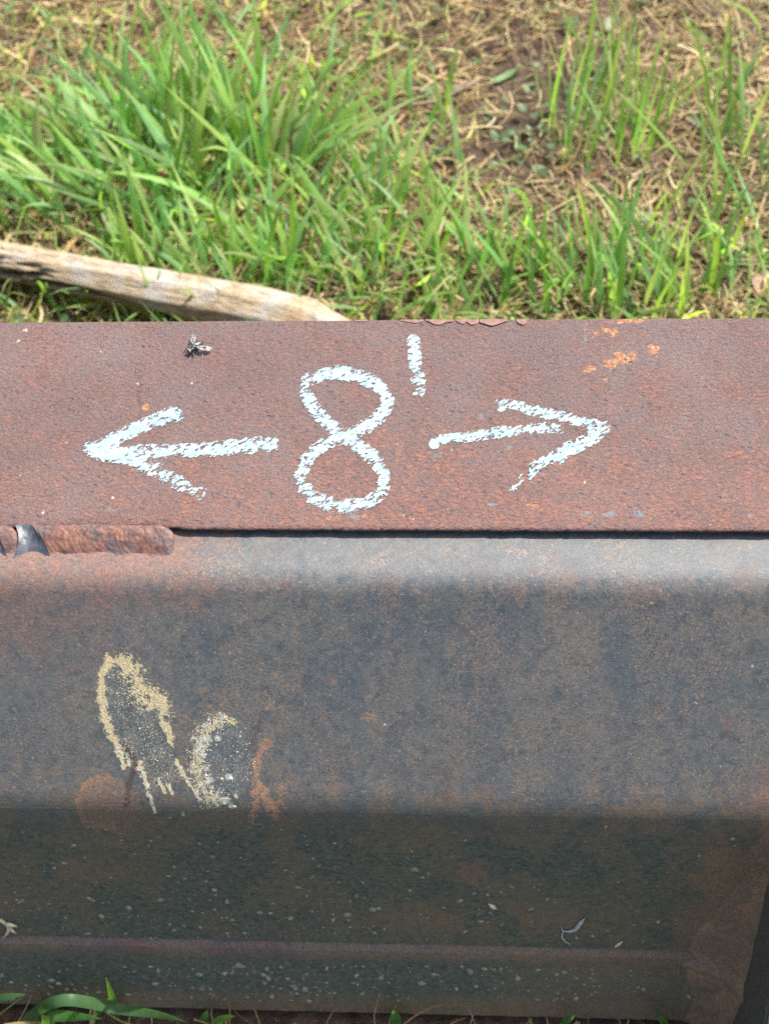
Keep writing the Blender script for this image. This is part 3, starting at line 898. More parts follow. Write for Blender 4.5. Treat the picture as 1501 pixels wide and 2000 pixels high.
# ---- writing: "<- 8' ->" in white paint stick, skipping over the pits ----
def mark(name, strokes, label):
    """strokes: (points, width, cover at start, cover at end, grain) in the photograph's pixels"""
    allp = np.vstack([np.asarray(s[0], float) for s in strokes])
    lo = on_z(allp[:, 0].min() - 25, allp[:, 1].max() + 25, 0.0); hi = on_z(allp[:, 0].max() + 25, allp[:, 1].min() - 25, 0.0)
    st = 0.00015
    xs = np.arange(min(lo[0], hi[0]) - .002, max(lo[0], hi[0]) + .002, st); ys = np.arange(min(lo[1], hi[1]), max(lo[1], hi[1]), st)
    Y, X = np.meshgrid(ys, xs, indexing='ij')
    px, py = world_to_px(X, Y, 0 * X)
    u, v = X * 1000, Y * 1000
    ur, vr = u * 0.82 + v * 0.57, -u * 0.57 + v * 0.82
    pit = fbm(ur * 0.62, vr * 1.25, 201, 4, 0.62)
    fine = fbm(ur * 1.6, vr * 3.0, 203, 3, 0.6)
    edge_n = fbm(ur * 0.9, vr * 2.0, 205, 3, 0.6)
    keep = np.zeros(X.shape, bool)
    for pts, w, c0, c1, grain in strokes:
        d, t = seg_dist(px, py, smooth_line(pts, 6))
        r = d / (w * 0.35 * (0.82 + 0.40 * fbm(t * 7, 0 * t + w, 206, 3)))
        cov = c0 + (c1 - c0) * t
        cov = cov + 0.16 * (fbm(t * 9, 0 * t, 207, 2) - 0.5)
        val = cov - 0.52 * np.clip(r - 0.35, 0, 3) ** 1.5 + (edge_n - 0.5) * 0.9 * sstep(0.35, 0.9, r)
        thr = 0.56 + (pit - 0.5) * 2.7 * grain + (fine - 0.5) * 1.0 * grain
        keep |= (val > thr) & (r < 1.55)
    cell = keep[:-1, :-1]
    ids = -np.ones(X.shape, int)
    rr, cc = np.nonzero(cell)
    used = np.zeros(X.shape, bool)
    for dr, dc in ((0, 0), (0, 1), (1, 0), (1, 1)): used[rr + dr, cc + dc] = True
    ids[used] = np.arange(used.sum())
    Z = 0.00011 + 0.00016 * fbm(u * 0.7, v * 0.7, 209, 3)
    verts = np.stack([X[used], Y[used], Z[used]], -1)
    quads = np.stack([ids[rr, cc], ids[rr, cc + 1], ids[rr + 1, cc + 1], ids[rr + 1, cc]], -1)
    me = np_mesh(name, verts, quads, True)
    return part(name, me, M['chalk'], label=label)


mark('painted_arrow', [
    ([(530, 868), (480, 872), (440, 876), (390, 880), (340, 881), (285, 884), (240, 885)], 27, .95, .88, .95),
    ([(345, 815), (338, 808), (310, 820), (265, 838), (235, 852), (205, 868), (180, 880)], 25, .90, 1.0, .95),
    ([(178, 878), (205, 886), (250, 893), (285, 908), (320, 927), (350, 944), (392, 962)], 31, 1.15, .48, .95),
    ([(270, 905), (330, 935), (380, 962)], 10, .8, .35, 1.2),
    ([(185, 882), (235, 886)], 32, 1.2, 1.1, .7)], 'white painted arrow pointing towards the weld')
mark('painted_digit', [
    ([(620, 737), (640, 732), (660, 728), (690, 734), (720, 744), (740, 758), (755, 776), (752, 797), (736, 818), (712, 835), (680, 849), (654, 859), (628, 871), (607, 888), (595, 908)], 25, 1.05, .84, .95),
    ([(595, 908), (588, 930), (597, 957), (620, 977), (650, 987), (684, 988), (720, 980), (744, 964), (748, 940), (744, 918), (730, 898), (708, 878), (680, 858)], 27, .72, 1.0, .95),
    ([(690, 866), (654, 838), (630, 818), (612, 796), (600, 776), (597, 758), (603, 741)], 25, 1.05, .80, .95)], 'white painted figure 8')
mark('painted_foot_mark', [
    ([(807, 668), (809, 690), (811, 716), (815, 736), (819, 754), (819, 766)], 26, 1.15, .66, .9)], 'white painted foot mark')
mark('painted_arrow', [
    ([(847, 868), (851, 860), (875, 858), (900, 856), (953, 849), (1007, 842), (1060, 836), (1092, 838)], 20, 1.1, .68, 1.0),
    ([(978, 796), (976, 788), (990, 790), (1020, 797), (1073, 810), (1127, 822), (1177, 836)], 21, .80, .86, 1.05),
    ([(1178, 836), (1160, 852), (1135, 866), (1105, 880), (1088, 896)], 25, .98, .92, 1.0),
    ([(1088, 892), (1060, 902), (1044, 912), (1034, 930), (1010, 944), (1000, 954)], 22, .86, .40, 1.15)], 'white painted arrow pointing away from the weld')


# ---- nodules of lime grown inside both stains ----
def nodules():
    poly = [(213, 1290), (230, 1283), (267, 1303), (317, 1357), (335, 1440), (350, 1490), (362, 1530), (300, 1560), (255, 1500), (226, 1447), (206, 1390), (198, 1340)]
    r2 = np.random.default_rng(4)
    V, Q, C = [], [], []
    cnt = 0
    while cnt < 420:
        first = cnt < 240
        x, y = (r2.uniform(200, 370), r2.uniform(1285, 1560)) if first else (r2.uniform(385, 515), r2.uniform(1402, 1582))
        if first:
            if not in_poly(np.array([x]), np.array([y]), poly)[0]: continue
            if y < 1345 and r2.random() < 0.6: continue
        else:
            q = math.hypot((x - 446) / 64, (y - 1490) / 88)
            if q > 1 or (q < .55 and r2.random() < .65) or (x > 455 and r2.random() < .6): continue
        cnt += 1
        c, nn = sheet_hit(x, y, 0.0)
        rr = r2.choice([.00016, .00024, .00034, .00050], p=[.42, .33, .18, .07]) * r2.uniform(.8, 1.2)
        if not first and y > 1500 and r2.random() < .10: rr = r2.uniform(.0008, .0013)
        tx = np.array([1.0, 0, 0]); ty = np.cross(nn, tx); k = len(V)
        lob = r2.uniform(-.25, .25, 8); rot = r2.uniform(0, 6.28)
        for t, h in ((1.0, -.0001), (.62, .55 * rr)):
            for i in range(8):
                a_ = rot + i * math.pi / 4
                w = rr * t * (1 + lob[i])
                V.append(c + tx * (w * math.cos(a_)) + ty * (w * math.sin(a_)) + nn * h * (1 if h < 0 else min(1, .0004 / rr)))
        V.append(c + nn * min(.75 * rr, .0003))
        for i in range(8):
            j = (i + 1) % 8
            Q += [(k + i, k + j, k + 8 + j, k + 8 + i), (k + 8 + i, k + 8 + j, k + 16, k + 16)]
        tint = (.50, .42, .24) if r2.random() < .55 else (.50, .50, .43)
        C += [(*[q * r2.uniform(.85, 1.05) for q in tint], 1)] * 17
    tri = [q[:3] if q[2] == q[3] else q for q in Q]
    me = bpy.data.meshes.new('lime_nodules'); me.from_pydata([tuple(v) for v in V], [], tri)
    at = me.attributes.new('tint', 'FLOAT_COLOR', 'POINT'); at.data.foreach_set('color', np.array(C, np.float32).ravel())
    for f in me.polygons: f.use_smooth = True
    m = Mat('lime'); n = m.t.nodes.new('ShaderNodeAttribute'); n.attribute_name = 'tint'
    nz = m.noise(2500, 3, .7)
    m.set(Base_Color=m.mix(m.ramp(nz, (.35, .6), (.55, 0.)), n.outputs['Color'], (.25, .22, .15)), Roughness=.85, Specular_IOR_Level=.2)
    m.bump(nz, .5, .0003)
    o = part('lime_nodules', me, m.m); o['kind'] = 'stuff'


nodules()


# ---- grit splashed on the lower face ----
def grit():
    base = [(1, 0, 0), (0, 1, 0), (-1, 0, 0), (0, -1, 0), (0, 0, 1), (.7, .7, .5), (-.7, .7, .5), (-.7, -.7, .5), (.7, -.7, .5)]
    fac = [(0, 5, 4), (5, 1, 4), (1, 6, 4), (6, 2, 4), (2, 7, 4), (7, 3, 4), (3, 8, 4), (8, 0, 4), (0, 1, 5), (1, 2, 6), (2, 3, 7), (3, 0, 8)]
    V, Fq = [], []
    r3 = np.random.default_rng(8)
    n = 0
    while n < 2300:
        px_, py_ = r3.uniform(-30, 1480), 1615 + 340 * r3.random() ** 0.9
        if 1838 < py_ < 1885: continue
        if px_ > 1250 and r3.random() < .5: continue
        if py_ < 1845:
            c, nn = sheet_hit(px_, py_, 0.0)
            if c is None: continue
        else:
            d = ray(px_, py_)
            # lower rail face
            a = np.array([ly - 0.0044, lz - 0.007]); b = np.array([ly - 0.0165, lz - 0.0420])
            A = np.array([[d[1], a[0] - b[0]], [d[2], a[1] - b[1]]])
            t, s = np.linalg.solve(A, a - CAM[1:])
            if not 0 <= s <= 1: continue
            c = CAM + d * t; e = (b - a) / np.linalg.norm(b - a); nn = np.array([0, e[1], -e[0]])
            if np.dot(nn, d) > 0: nn = -nn
            if c[0] > lx: continue
        n += 1
        clump = fbm(px_ * 0.012, py_ * 0.02, 301, 3)
        sz = r3.lognormal(-0.95, 0.65) * (0.00062 + 0.00062 * max(0, (py_ - 1620) / 340)) * (0.6 + 0.8 * clump)
        sz = min(sz, 0.0016)
        tx = np.array([1, 0, 0]); ty = np.cross(nn, tx)
        an = r3.uniform(0, 6.28); ca, sa = math.cos(an), math.sin(an)
        sx, sy = sz * r3.uniform(.7, 1.6), sz * r3.uniform(.5, 1.0)
        k = len(V)
        for bx, by, bz in base:
            j = r3.uniform(.8, 1.2)
            lx_, ly_ = bx * sx * j, by * sy * j
            V.append(c - nn * 0.0002 + tx * (lx_ * ca - ly_ * sa) + ty * (lx_ * sa + ly_ * ca) + nn * bz * sz * 0.75)
        Fq += [tuple(q + k for q in f) for f in fac]
    me = np_mesh('splashed_grit', V, Fq, True)
    o = part('splashed_grit', me, M['grit']); o['kind'] = 'stuff'


grit()


# ================================================================== small things lying on the beam
def tube(pts, radii, seg=7, flat=1.0):
    P = np.asarray(pts, float); n = len(P)
    V = []
    T_ = np.gradient(P, axis=0)
    up = np.array([0.13, 0.2, 1.0])
    for i in range(n):
        t = T_[i] / (np.linalg.norm(T_[i]) + 1e-12)
        a = np.cross(t, up); a /= np.linalg.norm(a) + 1e-9
        b = np.cross(a, t)
        for k in range(seg):
            an = 2 * math.pi * k / seg
            V.append(P[i] + (a * math.cos(an) + b * math.sin(an) * flat) * radii[i])
    q = grid_quads(n, seg, True)
    return np.array(V), q


def join_tubes(name, items, seg=7, flat=1.0):
    V, Q, k = [], [], 0
    for pts, rad in items:
        p = smooth_line(pts, 5); r = np.interp(np.linspace(0, 1, len(p)), np.linspace(0, 1, len(rad)), rad)
        v, q = tube(p, r, seg, flat)
        V.append(v); Q.append(q + k); k += len(v)
    return np_mesh(name, np.vstack(V), np.vstack(Q), True)


def on_sheet(pts, lift):
    return [sheet_hit(x, y, lift)[0] for x, y in pts]


me = join_tubes('straw_scrap', [(on_sheet([(-20, 1782), (0, 1792), (12, 1800), (20, 1808)], .0008), [.0006, .0007, .0007]),
                                (on_sheet([(14, 1800), (26, 1803), (36, 1806)], .0009), [.0007, .0008, .00008]),
                                (on_sheet([(19, 1806), (16, 1818), (6, 1830)], .0008), [.0008, .0007, .00008]),
                                (on_sheet([(19, 1806), (26, 1814), (33, 1820)], .0008), [.0007, .0007, .00008])], 7)
tag(obj('straw_scrap', me, M['straw']), 'forked scrap of pale dry straw stuck to the dark lower face of the beam', 'straw')
me = join_tubes('curled_fibre', [(on_sheet([(1142, 1788), (1132, 1800), (1122, 1812), (1108, 1816), (1098, 1814), (1095, 1805)], .0007), [.00005, .0008, .0009, .0006, .0003, .0003, .00005]),
                                 (on_sheet([(1099, 1815), (1097, 1829), (1106, 1838), (1115, 1844)], .0005), [.0003, .0004, .0003, .00005])], 6)
tag(obj('curled_fibre', me, M['fibre']), 'thin curled pale fibre clinging to the dark lower face near the gusset', 'plant fibre')
me = join_tubes('straw_chip', [(on_sheet([(953, 1762), (962, 1768), (970, 1773)], .0006), [.00008, .0008, .0008, .00008])], 7)
tag(obj('straw_chip', me, M['straw']), 'short pale chip of straw on the middle of the dark lower face', 'straw')
me = join_tubes('grass_seed', [(on_sheet([(1198, 1848), (1206, 1842), (1215, 1835)], .0006), [.00008, .0006, .0006, .00008])], 7)
tag(obj('grass_seed', me, M['straw']), 'small pale seed resting just above the ledge near the gusset', 'seed')


# ---- the fly ----
def make_fly():
    c = on_z(383, 683, 0.0)
    tip = on_z(362, 699, 0.0)
    ang = math.atan2(tip[1] - c[1], tip[0] - c[0])      # heading
    root = tag(empty('fly', tuple(c)), 'small dark fly with clear spread wings sitting on the rusty top plate', 'fly')
    root.rotation_euler.z = ang
    mm = 0.001
    # body: head, thorax, abdomen and six legs as one skinned surface (heading +X)
    spine = [((3.2, 0, 1.45), .62), ((2.75, 0, 1.75), 1.02), ((2.15, 0, 1.85), .52), ((1.5, 0, 2.0), 1.12), ((0.6, 0, 2.15), 1.32), ((-0.4, 0, 2.0), .95),
             ((-1.2, 0, 1.75), 1.22), ((-2.3, 0, 1.5), 1.18), ((-3.2, 0, 1.25), .70), ((-3.7, 0, 1.1), .25)]
    V = [Vector(p) * mm for p, r in spine]; Rr = [r * mm for p, r in spine]
    E = [(i, i + 1) for i in range(len(spine) - 1)]
    legs = [(3, [(1.7, .9, 1.1), (2.6, 1.9, 1.5), (3.3, 2.3, .35), (4.0, 2.5, .1)]),
            (4, [(.5, 1.1, 1.1), (.5, 2.5, 1.8), (.2, 3.4, .4), (.1, 4.1, .1)]),
            (5, [(-.3, 1.0, 1.1), (-1.3, 2.4, 1.9), (-2.4, 3.0, .5), (-3.3, 3.3, .1)])]
    for at, pts in legs:
        for s in (1, -1):
            prev = at
            for k, p in enumerate(pts):
                V.append(Vector((p[0], p[1] * s, p[2])) * mm); Rr.append((.24, .20, .13, .10)[k] * mm)
                E.append((prev, len(V) - 1)); prev = len(V) - 1
    me = bpy.data.meshes.new('body')
    me.from_pydata(V, E, [])
    o = obj('body', me, M['fly'], root)
    sk = o.modifiers.new('skin', 'SKIN'); sk.use_smooth_shade = True
    for i, r in enumerate(Rr): me.skin_vertices[0].data[i].radius = (r, r)
    me.skin_vertices[0].data[4].use_root = True
    o.modifiers.new('sub', 'SUBSURF').levels = 2
    o.modifiers['sub'].render_levels = 2

    def ellipsoid(name, loc, rad, mat, rot=(0, 0, 0), par=root):
        m_ = bpy.data.meshes.new(name); bm = bmesh.new()
        bmesh.ops.create_uvsphere(bm, u_segments=14, v_segments=9, radius=1)
        for v in bm.verts: v.co = Vector((v.co.x * rad[0], v.co.y * rad[1], v.co.z * rad[2])) * mm
        for f in bm.faces: f.smooth = True
        bm.to_mesh(m_); bm.free()
        e = obj(name, m_, mat, par); e.location = Vector(loc) * mm; e.rotation_euler = rot
        return e
    for s in (1, -1): ellipsoid('eye', (2.95, .62 * s, 1.95), (.55, .48, .62), M['fly_eye'])
    for s in (1, -1): ellipsoid('shoulder_mark', (1.6, .75 * s, 2.72), (.55, .16, .14), M['fly_pale'], (0, 0.1, 0.15 * s))
    ellipsoid('collar_mark', (2.05, 0, 2.42), (.10, .75, .16), M['fly_pale'])
    ellipsoid('scutellum', (-.45, 0, 2.75), (.42, .6, .22), M['fly_pale'])
    for x_, w_ in ((-1.3, 1.0), (-2.2, .95)): ellipsoid('abdomen_band', (x_, .0, 2.45 - (abs(x_) - 1.3) * .25), (.16, w_, .28), M['fly_pale'])
    for s in (1, -1):       # wings: outline, ribbed slightly
        out = [(0, 0), (-.5, .75), (-1.6, 1.35), (-3.0, 1.75), (-4.4, 1.85), (-5.3, 1.45), (-5.6, .85), (-5.1, .25), (-3.8, -.25), (-2.2, -.45), (-.8, -.3)]
        ol = smooth_line(out + [out[0]], 4)[:-1]
        ctr = np.array([-2.8, .6])
        rings = 5
        Vw = []
        for k in range(rings):
            t = (k + 1) / rings
            for q in ol:
                w = ctr + (q - ctr) * t
                Vw.append((w[0] * mm, w[1] * mm * s, (0.10 * math.sin(w[1] * 5.0) + 0.05 * math.sin(w[0] * 3)) * mm))
        n = len(ol); Q = [tuple(f) for f in grid_quads(rings, n, True)]
        m_ = bpy.data.meshes.new('wing'); m_.from_pydata(Vw, [], Q + [tuple(range(n))])
        for f in m_.polygons: f.use_smooth = True
        w_ = obj('wing', m_, M['wing'], root)
        w_.location = Vector((.2, .85 * s, 2.75)) * mm
        w_.rotation_euler = (math.radians(-8 * s), math.radians(-12), math.radians(-38 * s))
        so = w_.modifiers.new('thickness', 'SOLIDIFY'); so.thickness = 0.00003
    return root


make_fly()

# ================================================================== THE GROUND


def ground_z(x, y):
    return GZ + (fbm(np.asarray(x) * 9, np.asarray(y) * 9, 401, 4) - 0.5) * 0.022


def ground():
    a = np.linspace(-1, 1, 240)
    xs = np.sign(a) * (np.abs(a) ** 1.0) * 0.7
    ys = np.linspace(-0.6, 1.1, 300)
    far = np.array([1.2, 2, 5, 20, 80, 300.])
    xs = np.concatenate([-far[::-1], xs, far]); ys = np.concatenate([-far[::-1] - .4, ys, far + .6])
    Y, X = np.meshgrid(ys, xs, indexing='ij')
    Z = ground_z(X, Y) + (fbm(X * 60, Y * 60, 403, 3) - 0.5) * 0.007
    fade = sstep(1.0, 0.6, np.abs(X)) * sstep(1.3, 0.9, Y) * sstep(-1.0, -.5, Y)
    under = sstep(-0.16, -0.11, Y) * sstep(0.14, 0.09, Y)
    Z = GZ + (Z - GZ) * fade * (1 - under) - 0.004 * under
    me = np_mesh('ground', np.stack([X, Y, Z], -1).reshape(-1, 3), grid_quads(len(ys), len(xs)), True)
    o = obj('ground', me, M['soil']); tag(o, kind='structure')
    # far meadow: the same sheet further out carries the meadow colour
    me.materials.append(M['far'])
    idx = np.zeros(len(me.polygons), np.int32)
    ctr = np.empty(len(me.polygons) * 3); me.polygons.foreach_get('center', ctr); ctr = ctr.reshape(-1, 3)
    idx[(np.abs(ctr[:, 0]) > .7) | (ctr[:, 1] > 1.1) | (ctr[:, 1] < -.6)] = 1
    me.polygons.foreach_set('material_index', idx)


ground()


# ---- leaf blades ----
def blade_verts(root, az, length, width, e0, e1, twist, nseg=8, fold=0.25, taper=1.0):
    """ribbon of three vertices across, bending from elevation e0 to e1"""
    P = np.array(root, float); V = []
    W = []
    for i in range(nseg + 1):
        t = i / nseg
        el = e0 + (e1 - e0) * t ** 1.5
        d = np.array([math.cos(az) * math.cos(el), math.sin(az) * math.cos(el), math.sin(el)])
        side = np.array([-math.sin(az), math.cos(az), 0.0])
        nn = np.cross(d, side)
        tw = twist * t
        s2 = side * math.cos(tw) + nn * math.sin(tw); n2 = nn * math.cos(tw) - side * math.sin(tw)
        w = width * 0.5 * (0.45 + 0.55 * min(1, t / 0.3)) * (1 - max(0, (t - 0.45) / 0.55) ** 1.6 * 0.97 * taper)
        V += [P - s2 * w, P + n2 * w * fold, P + s2 * w]
        if i < nseg: P = P + d * length / nseg
    q = [(r * 3 + c, r * 3 + c + 1, r * 3 + c + 4, r * 3 + c + 3) for r in range(nseg) for c in range(2)]
    return np.array(V), np.array(q)


GREENS = np.array([(0.175, 0.325, 0.075), (0.205, 0.345, 0.090), (0.140, 0.300, 0.100), (0.245, 0.350, 0.085), (0.170, 0.315, 0.135), (0.290, 0.360, 0.150)])


def blade_tint(n_rows, rg, yellow=0.0, base=None):
    c = GREENS[rg.integers(len(GREENS))] * rg.choice([.75, 1.0, 1.2, 1.35]) * rg.uniform(.92, 1.08) if base is None else base
    t = np.linspace(0, 1, n_rows)[:, None]
    root = np.array([0.34, 0.36, 0.13])
    col = c * (1 - np.clip(1 - t / 0.25, 0, 1) * 0.5) + root * np.clip(1 - t / 0.25, 0, 1) * 0.5
    y = np.array([0.42, 0.36, 0.12])
    col = col * (1 - yellow * t ** 2) + y * yellow * t ** 2
    col = np.repeat(col, 3, 0)
    return np.concatenate([col, np.ones((len(col), 1))], 1)


def tuft(label, roots, rg, lens, widths, lean, e1r, yellow=.15, dirs=None):
    """a grass plant: its blades are parts"""
    R0 = np.array(roots).mean(0)
    t = tag(empty('grass_tuft', tuple(R0)), label, 'grass tuft', 'grass tufts behind the beam')
    for i, r in enumerate(roots):
        az = rg.uniform(0, 2 * math.pi) if dirs is None else rg.choice(dirs) + rg.normal(0, .35)
        L = rg.uniform(*lens); w = rg.uniform(*widths)
        e0 = math.radians(rg.uniform(*lean)); e1 = math.radians(rg.uniform(*e1r))
        v, q = blade_verts(np.array(r) - R0, az, L, w, e0, e1, rg.normal(0, .7), 9)
        me = np_mesh('blade', v, q, True, {'tint': blade_tint(10, rg, yellow * rg.random() * 2)})
        obj('blade', me, M['blade'], t)
    return t


def roots_at(cx, cy, rx, ry, n, rg):
    """n points on the ground round the place that the photograph shows at (cx, cy)"""
    out = []
    for _ in range(n):
        a, r = rg.uniform(0, 6.283), math.sqrt(rg.random())
        p = on_z(cx + rx * r * math.cos(a), cy + ry * r * math.sin(a), GZ)
        out.append((p[0], p[1], float(ground_z(p[0], p[1])) - 0.003))
    return out


rg = np.random.default_rng(21)
D = math.radians
UPD, LF, RT, LU, RU, DN = D(90), D(175), D(5), D(130), D(50), D(-80)
tuft('large lush tuft of broad bright green blades leaning outwards', roots_at(400, 330, 190, 120, 105, rg), rg, (.045, .105), (.0026, .0066), (32, 82), (-25, 60), .1, [LU, LU, UPD, LF, RU, UPD])
tuft('tuft of long broad blades arching over beside the large lush tuft', roots_at(140, 370, 170, 100, 70, rg), rg, (.04, .09), (.0026, .0064), (28, 78), (-30, 45), .15, [LU, LF, LU, UPD])
tuft('tuft with long dark blades slanting towards bare soil', roots_at(560, 330, 50, 60, 22, rg), rg, (.05, .10), (.003, .0062), (30, 70), (-5, 40), .2, [RU, RT, RU, UPD])
tuft('tuft of short bright blades growing against the far side of the branch', roots_at(420, 520, 190, 60, 75, rg), rg, (.03, .07), (.0022, .0056), (38, 85), (-10, 70), .15, [LU, UPD, RU, LU])
tuft('thin upright yellow-green tuft growing beside dark bare soil', roots_at(1180, 270, 120, 90, 65, rg), rg, (.04, .095), (.0010, .0027), (48, 88), (10, 80), .4, [UPD, UPD, RU, LU])
tuft('sparse narrow tuft growing from dry thatch beyond the thin upright tuft', roots_at(1430, 330, 80, 120, 28, rg), rg, (.04, .09), (.0014, .0034), (45, 85), (0, 70), .35, [UPD, RU, LU])
tuft('row of fresh upright blades close behind the flaking plate edge', roots_at(960, 580, 170, 80, 55, rg), rg, (.03, .07), (.0018, .0046), (40, 86), (0, 75), .15, [UPD, RU, LU, LU, LF])
tuft('row of bright narrow blades close behind the orange rust spots', roots_at(1270, 570, 160, 80, 55, rg), rg, (.03, .08), (.0016, .0042), (42, 88), (5, 80), .15, [UPD, RU, UPD, LU])
tuft('loose tuft of crossing blades near the tip of the branch', roots_at(690, 490, 130, 110, 60, rg), rg, (.03, .075), (.002, .0052), (32, 82), (-15, 65), .2, [UPD, RU, LU, RT, LF])
tuft('few green blades poking out of the thatch between lush tuft and bare soil', roots_at(820, 330, 130, 150, 42, rg), rg, (.03, .075), (.0015, .004), (32, 82), (-10, 70), .3, [UPD, RU, LU])

# blades in front of the beam's foot
fr = np.random.default_rng(33)


def front_blade(tuft_o, R0, pts, width, base):
    P = smooth_line(pts, 4); n = len(P)
    V, tw = [], np.gradient(P, axis=0)
    for i in range(n):
        t = tw[i] / np.linalg.norm(tw[i])
        s = np.cross(t, CAM - P[i]); s /= np.linalg.norm(s)
        u = i / (n - 1); w = width * .5 * (1 - max(0, (u - .5) / .5) ** 1.7 * .97) * (.5 + .5 * min(1, u / .3))
        nn = np.cross(s, t)
        V += [P[i] - s * w - R0, P[i] + nn * w * .3 - R0, P[i] + s * w - R0]
    q = np.array([(r * 3 + c, r * 3 + c + 1, r * 3 + c + 4, r * 3 + c + 3) for r in range(n - 1) for c in range(2)])
    me = np_mesh('blade', V, q, True, {'tint': blade_tint(n, fr, .05, np.array(base))})
    obj('blade', me, M['blade'], tuft_o)


yfr = ly - 0.0205
R0 = np.array([float(on_z(150, 2010, GZ)[0]), yfr - .012, GZ - .002])
ft = tag(empty('grass_tuft', tuple(R0)), 'small tuft with long blades leaning on the lower rail in the beam shade', 'grass tuft', 'grass tufts in front of the beam')


def fpt(px_, py_, y_):
    d = ray(px_, py_); t = (y_ - CAM[1]) / d[1]
    return CAM + d * t


gb = (0.075, 0.165, 0.065)
front_blade(ft, R0, [on_z(215, 2040, GZ), fpt(226, 2000, yfr), fpt(222, 1960, yfr + .002), fpt(207, 1908, yfr + .002)], .0040, (0.11, 0.24, 0.05))
front_blade(ft, R0, [on_z(20, 2035, GZ), fpt(60, 1985, yfr - .002), fpt(125, 1953, yfr - .001), fpt(230, 1970, yfr), fpt(310, 1982, yfr - .004), fpt(365, 1996, yfr - .012)], .0046, gb)
front_blade(ft, R0, [on_z(-90, 1990, GZ), fpt(-40, 1962, yfr), fpt(10, 1948, yfr), fpt(52, 1942, yfr)], .0035, gb)
front_blade(ft, R0, [on_z(60, 2060, GZ), fpt(95, 1992, yfr - .004), fpt(140, 1985, yfr - .004), fpt(200, 1990, yfr - .01)], .0045, (0.10, 0.25, 0.07))
front_blade(ft, R0, [on_z(60, 2010, GZ), fpt(92, 1980, yfr), fpt(118, 1956, yfr)], .005, gb)
front_blade(ft, R0, [on_z(70, 2040, GZ), fpt(90, 2000, yfr - .008), fpt(82, 1982, yfr - .008)], .0035, (0.13, 0.26, 0.06))
front_blade(ft, R0, [on_z(160, 2030, GZ), fpt(180, 1990, yfr), fpt(205, 1968, yfr)], .004, gb)
R0 = np.array([float(on_z(420, 2010, GZ)[0]), yfr - .012, GZ - .002])
ft = tag(empty('grass_tuft', tuple(R0)), 'few short green blades poking out at the foot of the lower rail', 'grass tuft', 'grass tufts in front of the beam')
front_blade(ft, R0, [on_z(395, 2030, GZ), fpt(398, 1996, yfr), fpt(406, 1972, yfr)], .004, (0.14, 0.30, 0.10))
front_blade(ft, R0, [on_z(405, 2040, GZ), fpt(425, 1996, yfr - .004), fpt(460, 1984, yfr - .004)], .0035, (0.12, 0.24, 0.05))
front_blade(ft, R0, [on_z(765, 2040, GZ), fpt(772, 1996, yfr), fpt(768, 1972, yfr)], .005, (0.08, 0.24, 0.06))
front_blade(ft, R0, [on_z(1090, 2020, GZ), fpt(1105, 1994, yfr), fpt(1122, 1984, yfr)], .0032, gb)
front_blade(ft, R0, [on_z(1310, 2030, GZ), fpt(1295, 1996, yfr), fpt(1280, 1988, yfr)], .003, (0.11, 0.22, 0.06))


# ---- uncountable cover: short grass, dry thatch, tiny weeds ----
def cover(name, n, region, maker, mat, **k):
    V, Q, C, kk = [], [], [], 0
    for _ in range(n):
        r = maker(region)
        if r is None: continue
        v, q, c = r
        V.append(v); Q.append(q + kk); C.append(c); kk += len(v)
    me = np_mesh(name, np.vstack(V), np.vstack(Q), True, {'tint': np.vstack(C)})
    o = obj(name, me, mat); tag(o, kind='stuff', **k)
    return o


cg = np.random.default_rng(55)


def cover_pos(region):
    x = cg.uniform(*region[0]); y = cg.uniform(*region[1])
    if -0.118 < y < PW + 0.01 and X0 < x < X1 and not (y < -0.1): return None
    return x, y


def bare(x, y):
    px_, py_ = world_to_px(x, y, GZ)
    b = max(math.exp(-((px_ - 1070) / 150) ** 2 - ((py_ - 200) / 130) ** 2), .9 * math.exp(-((px_ - 960) / 120) ** 2 - ((py_ - 300) / 60) ** 2))
    g = math.exp(-((px_ - 330) / 450) ** 2 - ((py_ - 330) / 270) ** 2) + .7 * math.exp(-((py_ - 600) / 150) ** 2)
    return b, g, px_, py_


def thatch(region):
    p = cover_pos(region)
    if p is None: return None
    x, y = p
    b, g, px_, py_ = bare(x, y)
    if cg.random() < b * 0.85: return None
    L = cg.uniform(.006, .034); n = 5
    az = cg.uniform(0, 2 * math.pi)
    z = float(ground_z(x, y)) + cg.uniform(0.000, 0.009)
    w = cg.choice([.0004, .0007, .0011, .0020], p=[.42, .36, .16, .06])
    P = np.array([x, y, z]); V = []
    dz = cg.normal(0, .25); cur = cg.normal(0, 1.1); ben = cg.normal(0, .35)
    for i in range(n):
        a = az + cur * i / n; s = np.array([-math.sin(a), math.cos(a), cg.normal(0, .25)])
        V += [P - s * w * .5, P + s * w * .5]
        P = P + np.array([math.cos(a), math.sin(a), dz + ben * i / n]) * L / n
        P[2] = max(P[2], GZ - .006)
    c = cg.choice([.6, 1.05, 1.35]) * np.array([(.50, .365, .20), (.42, .295, .155), (.58, .48, .28), (.29, .165, .09), (.48, .43, .20), (.36, .37, .15), (.26, .125, .07)][cg.choice(7, p=[.24, .2, .18, .12, .12, .08, .06])]) * cg.uniform(.7, 1.15)
    q = np.array([(2 * i, 2 * i + 1, 2 * i + 3, 2 * i + 2) for i in range(n - 1)])
    return np.array(V), q, np.tile([*c, 1], (len(V), 1))


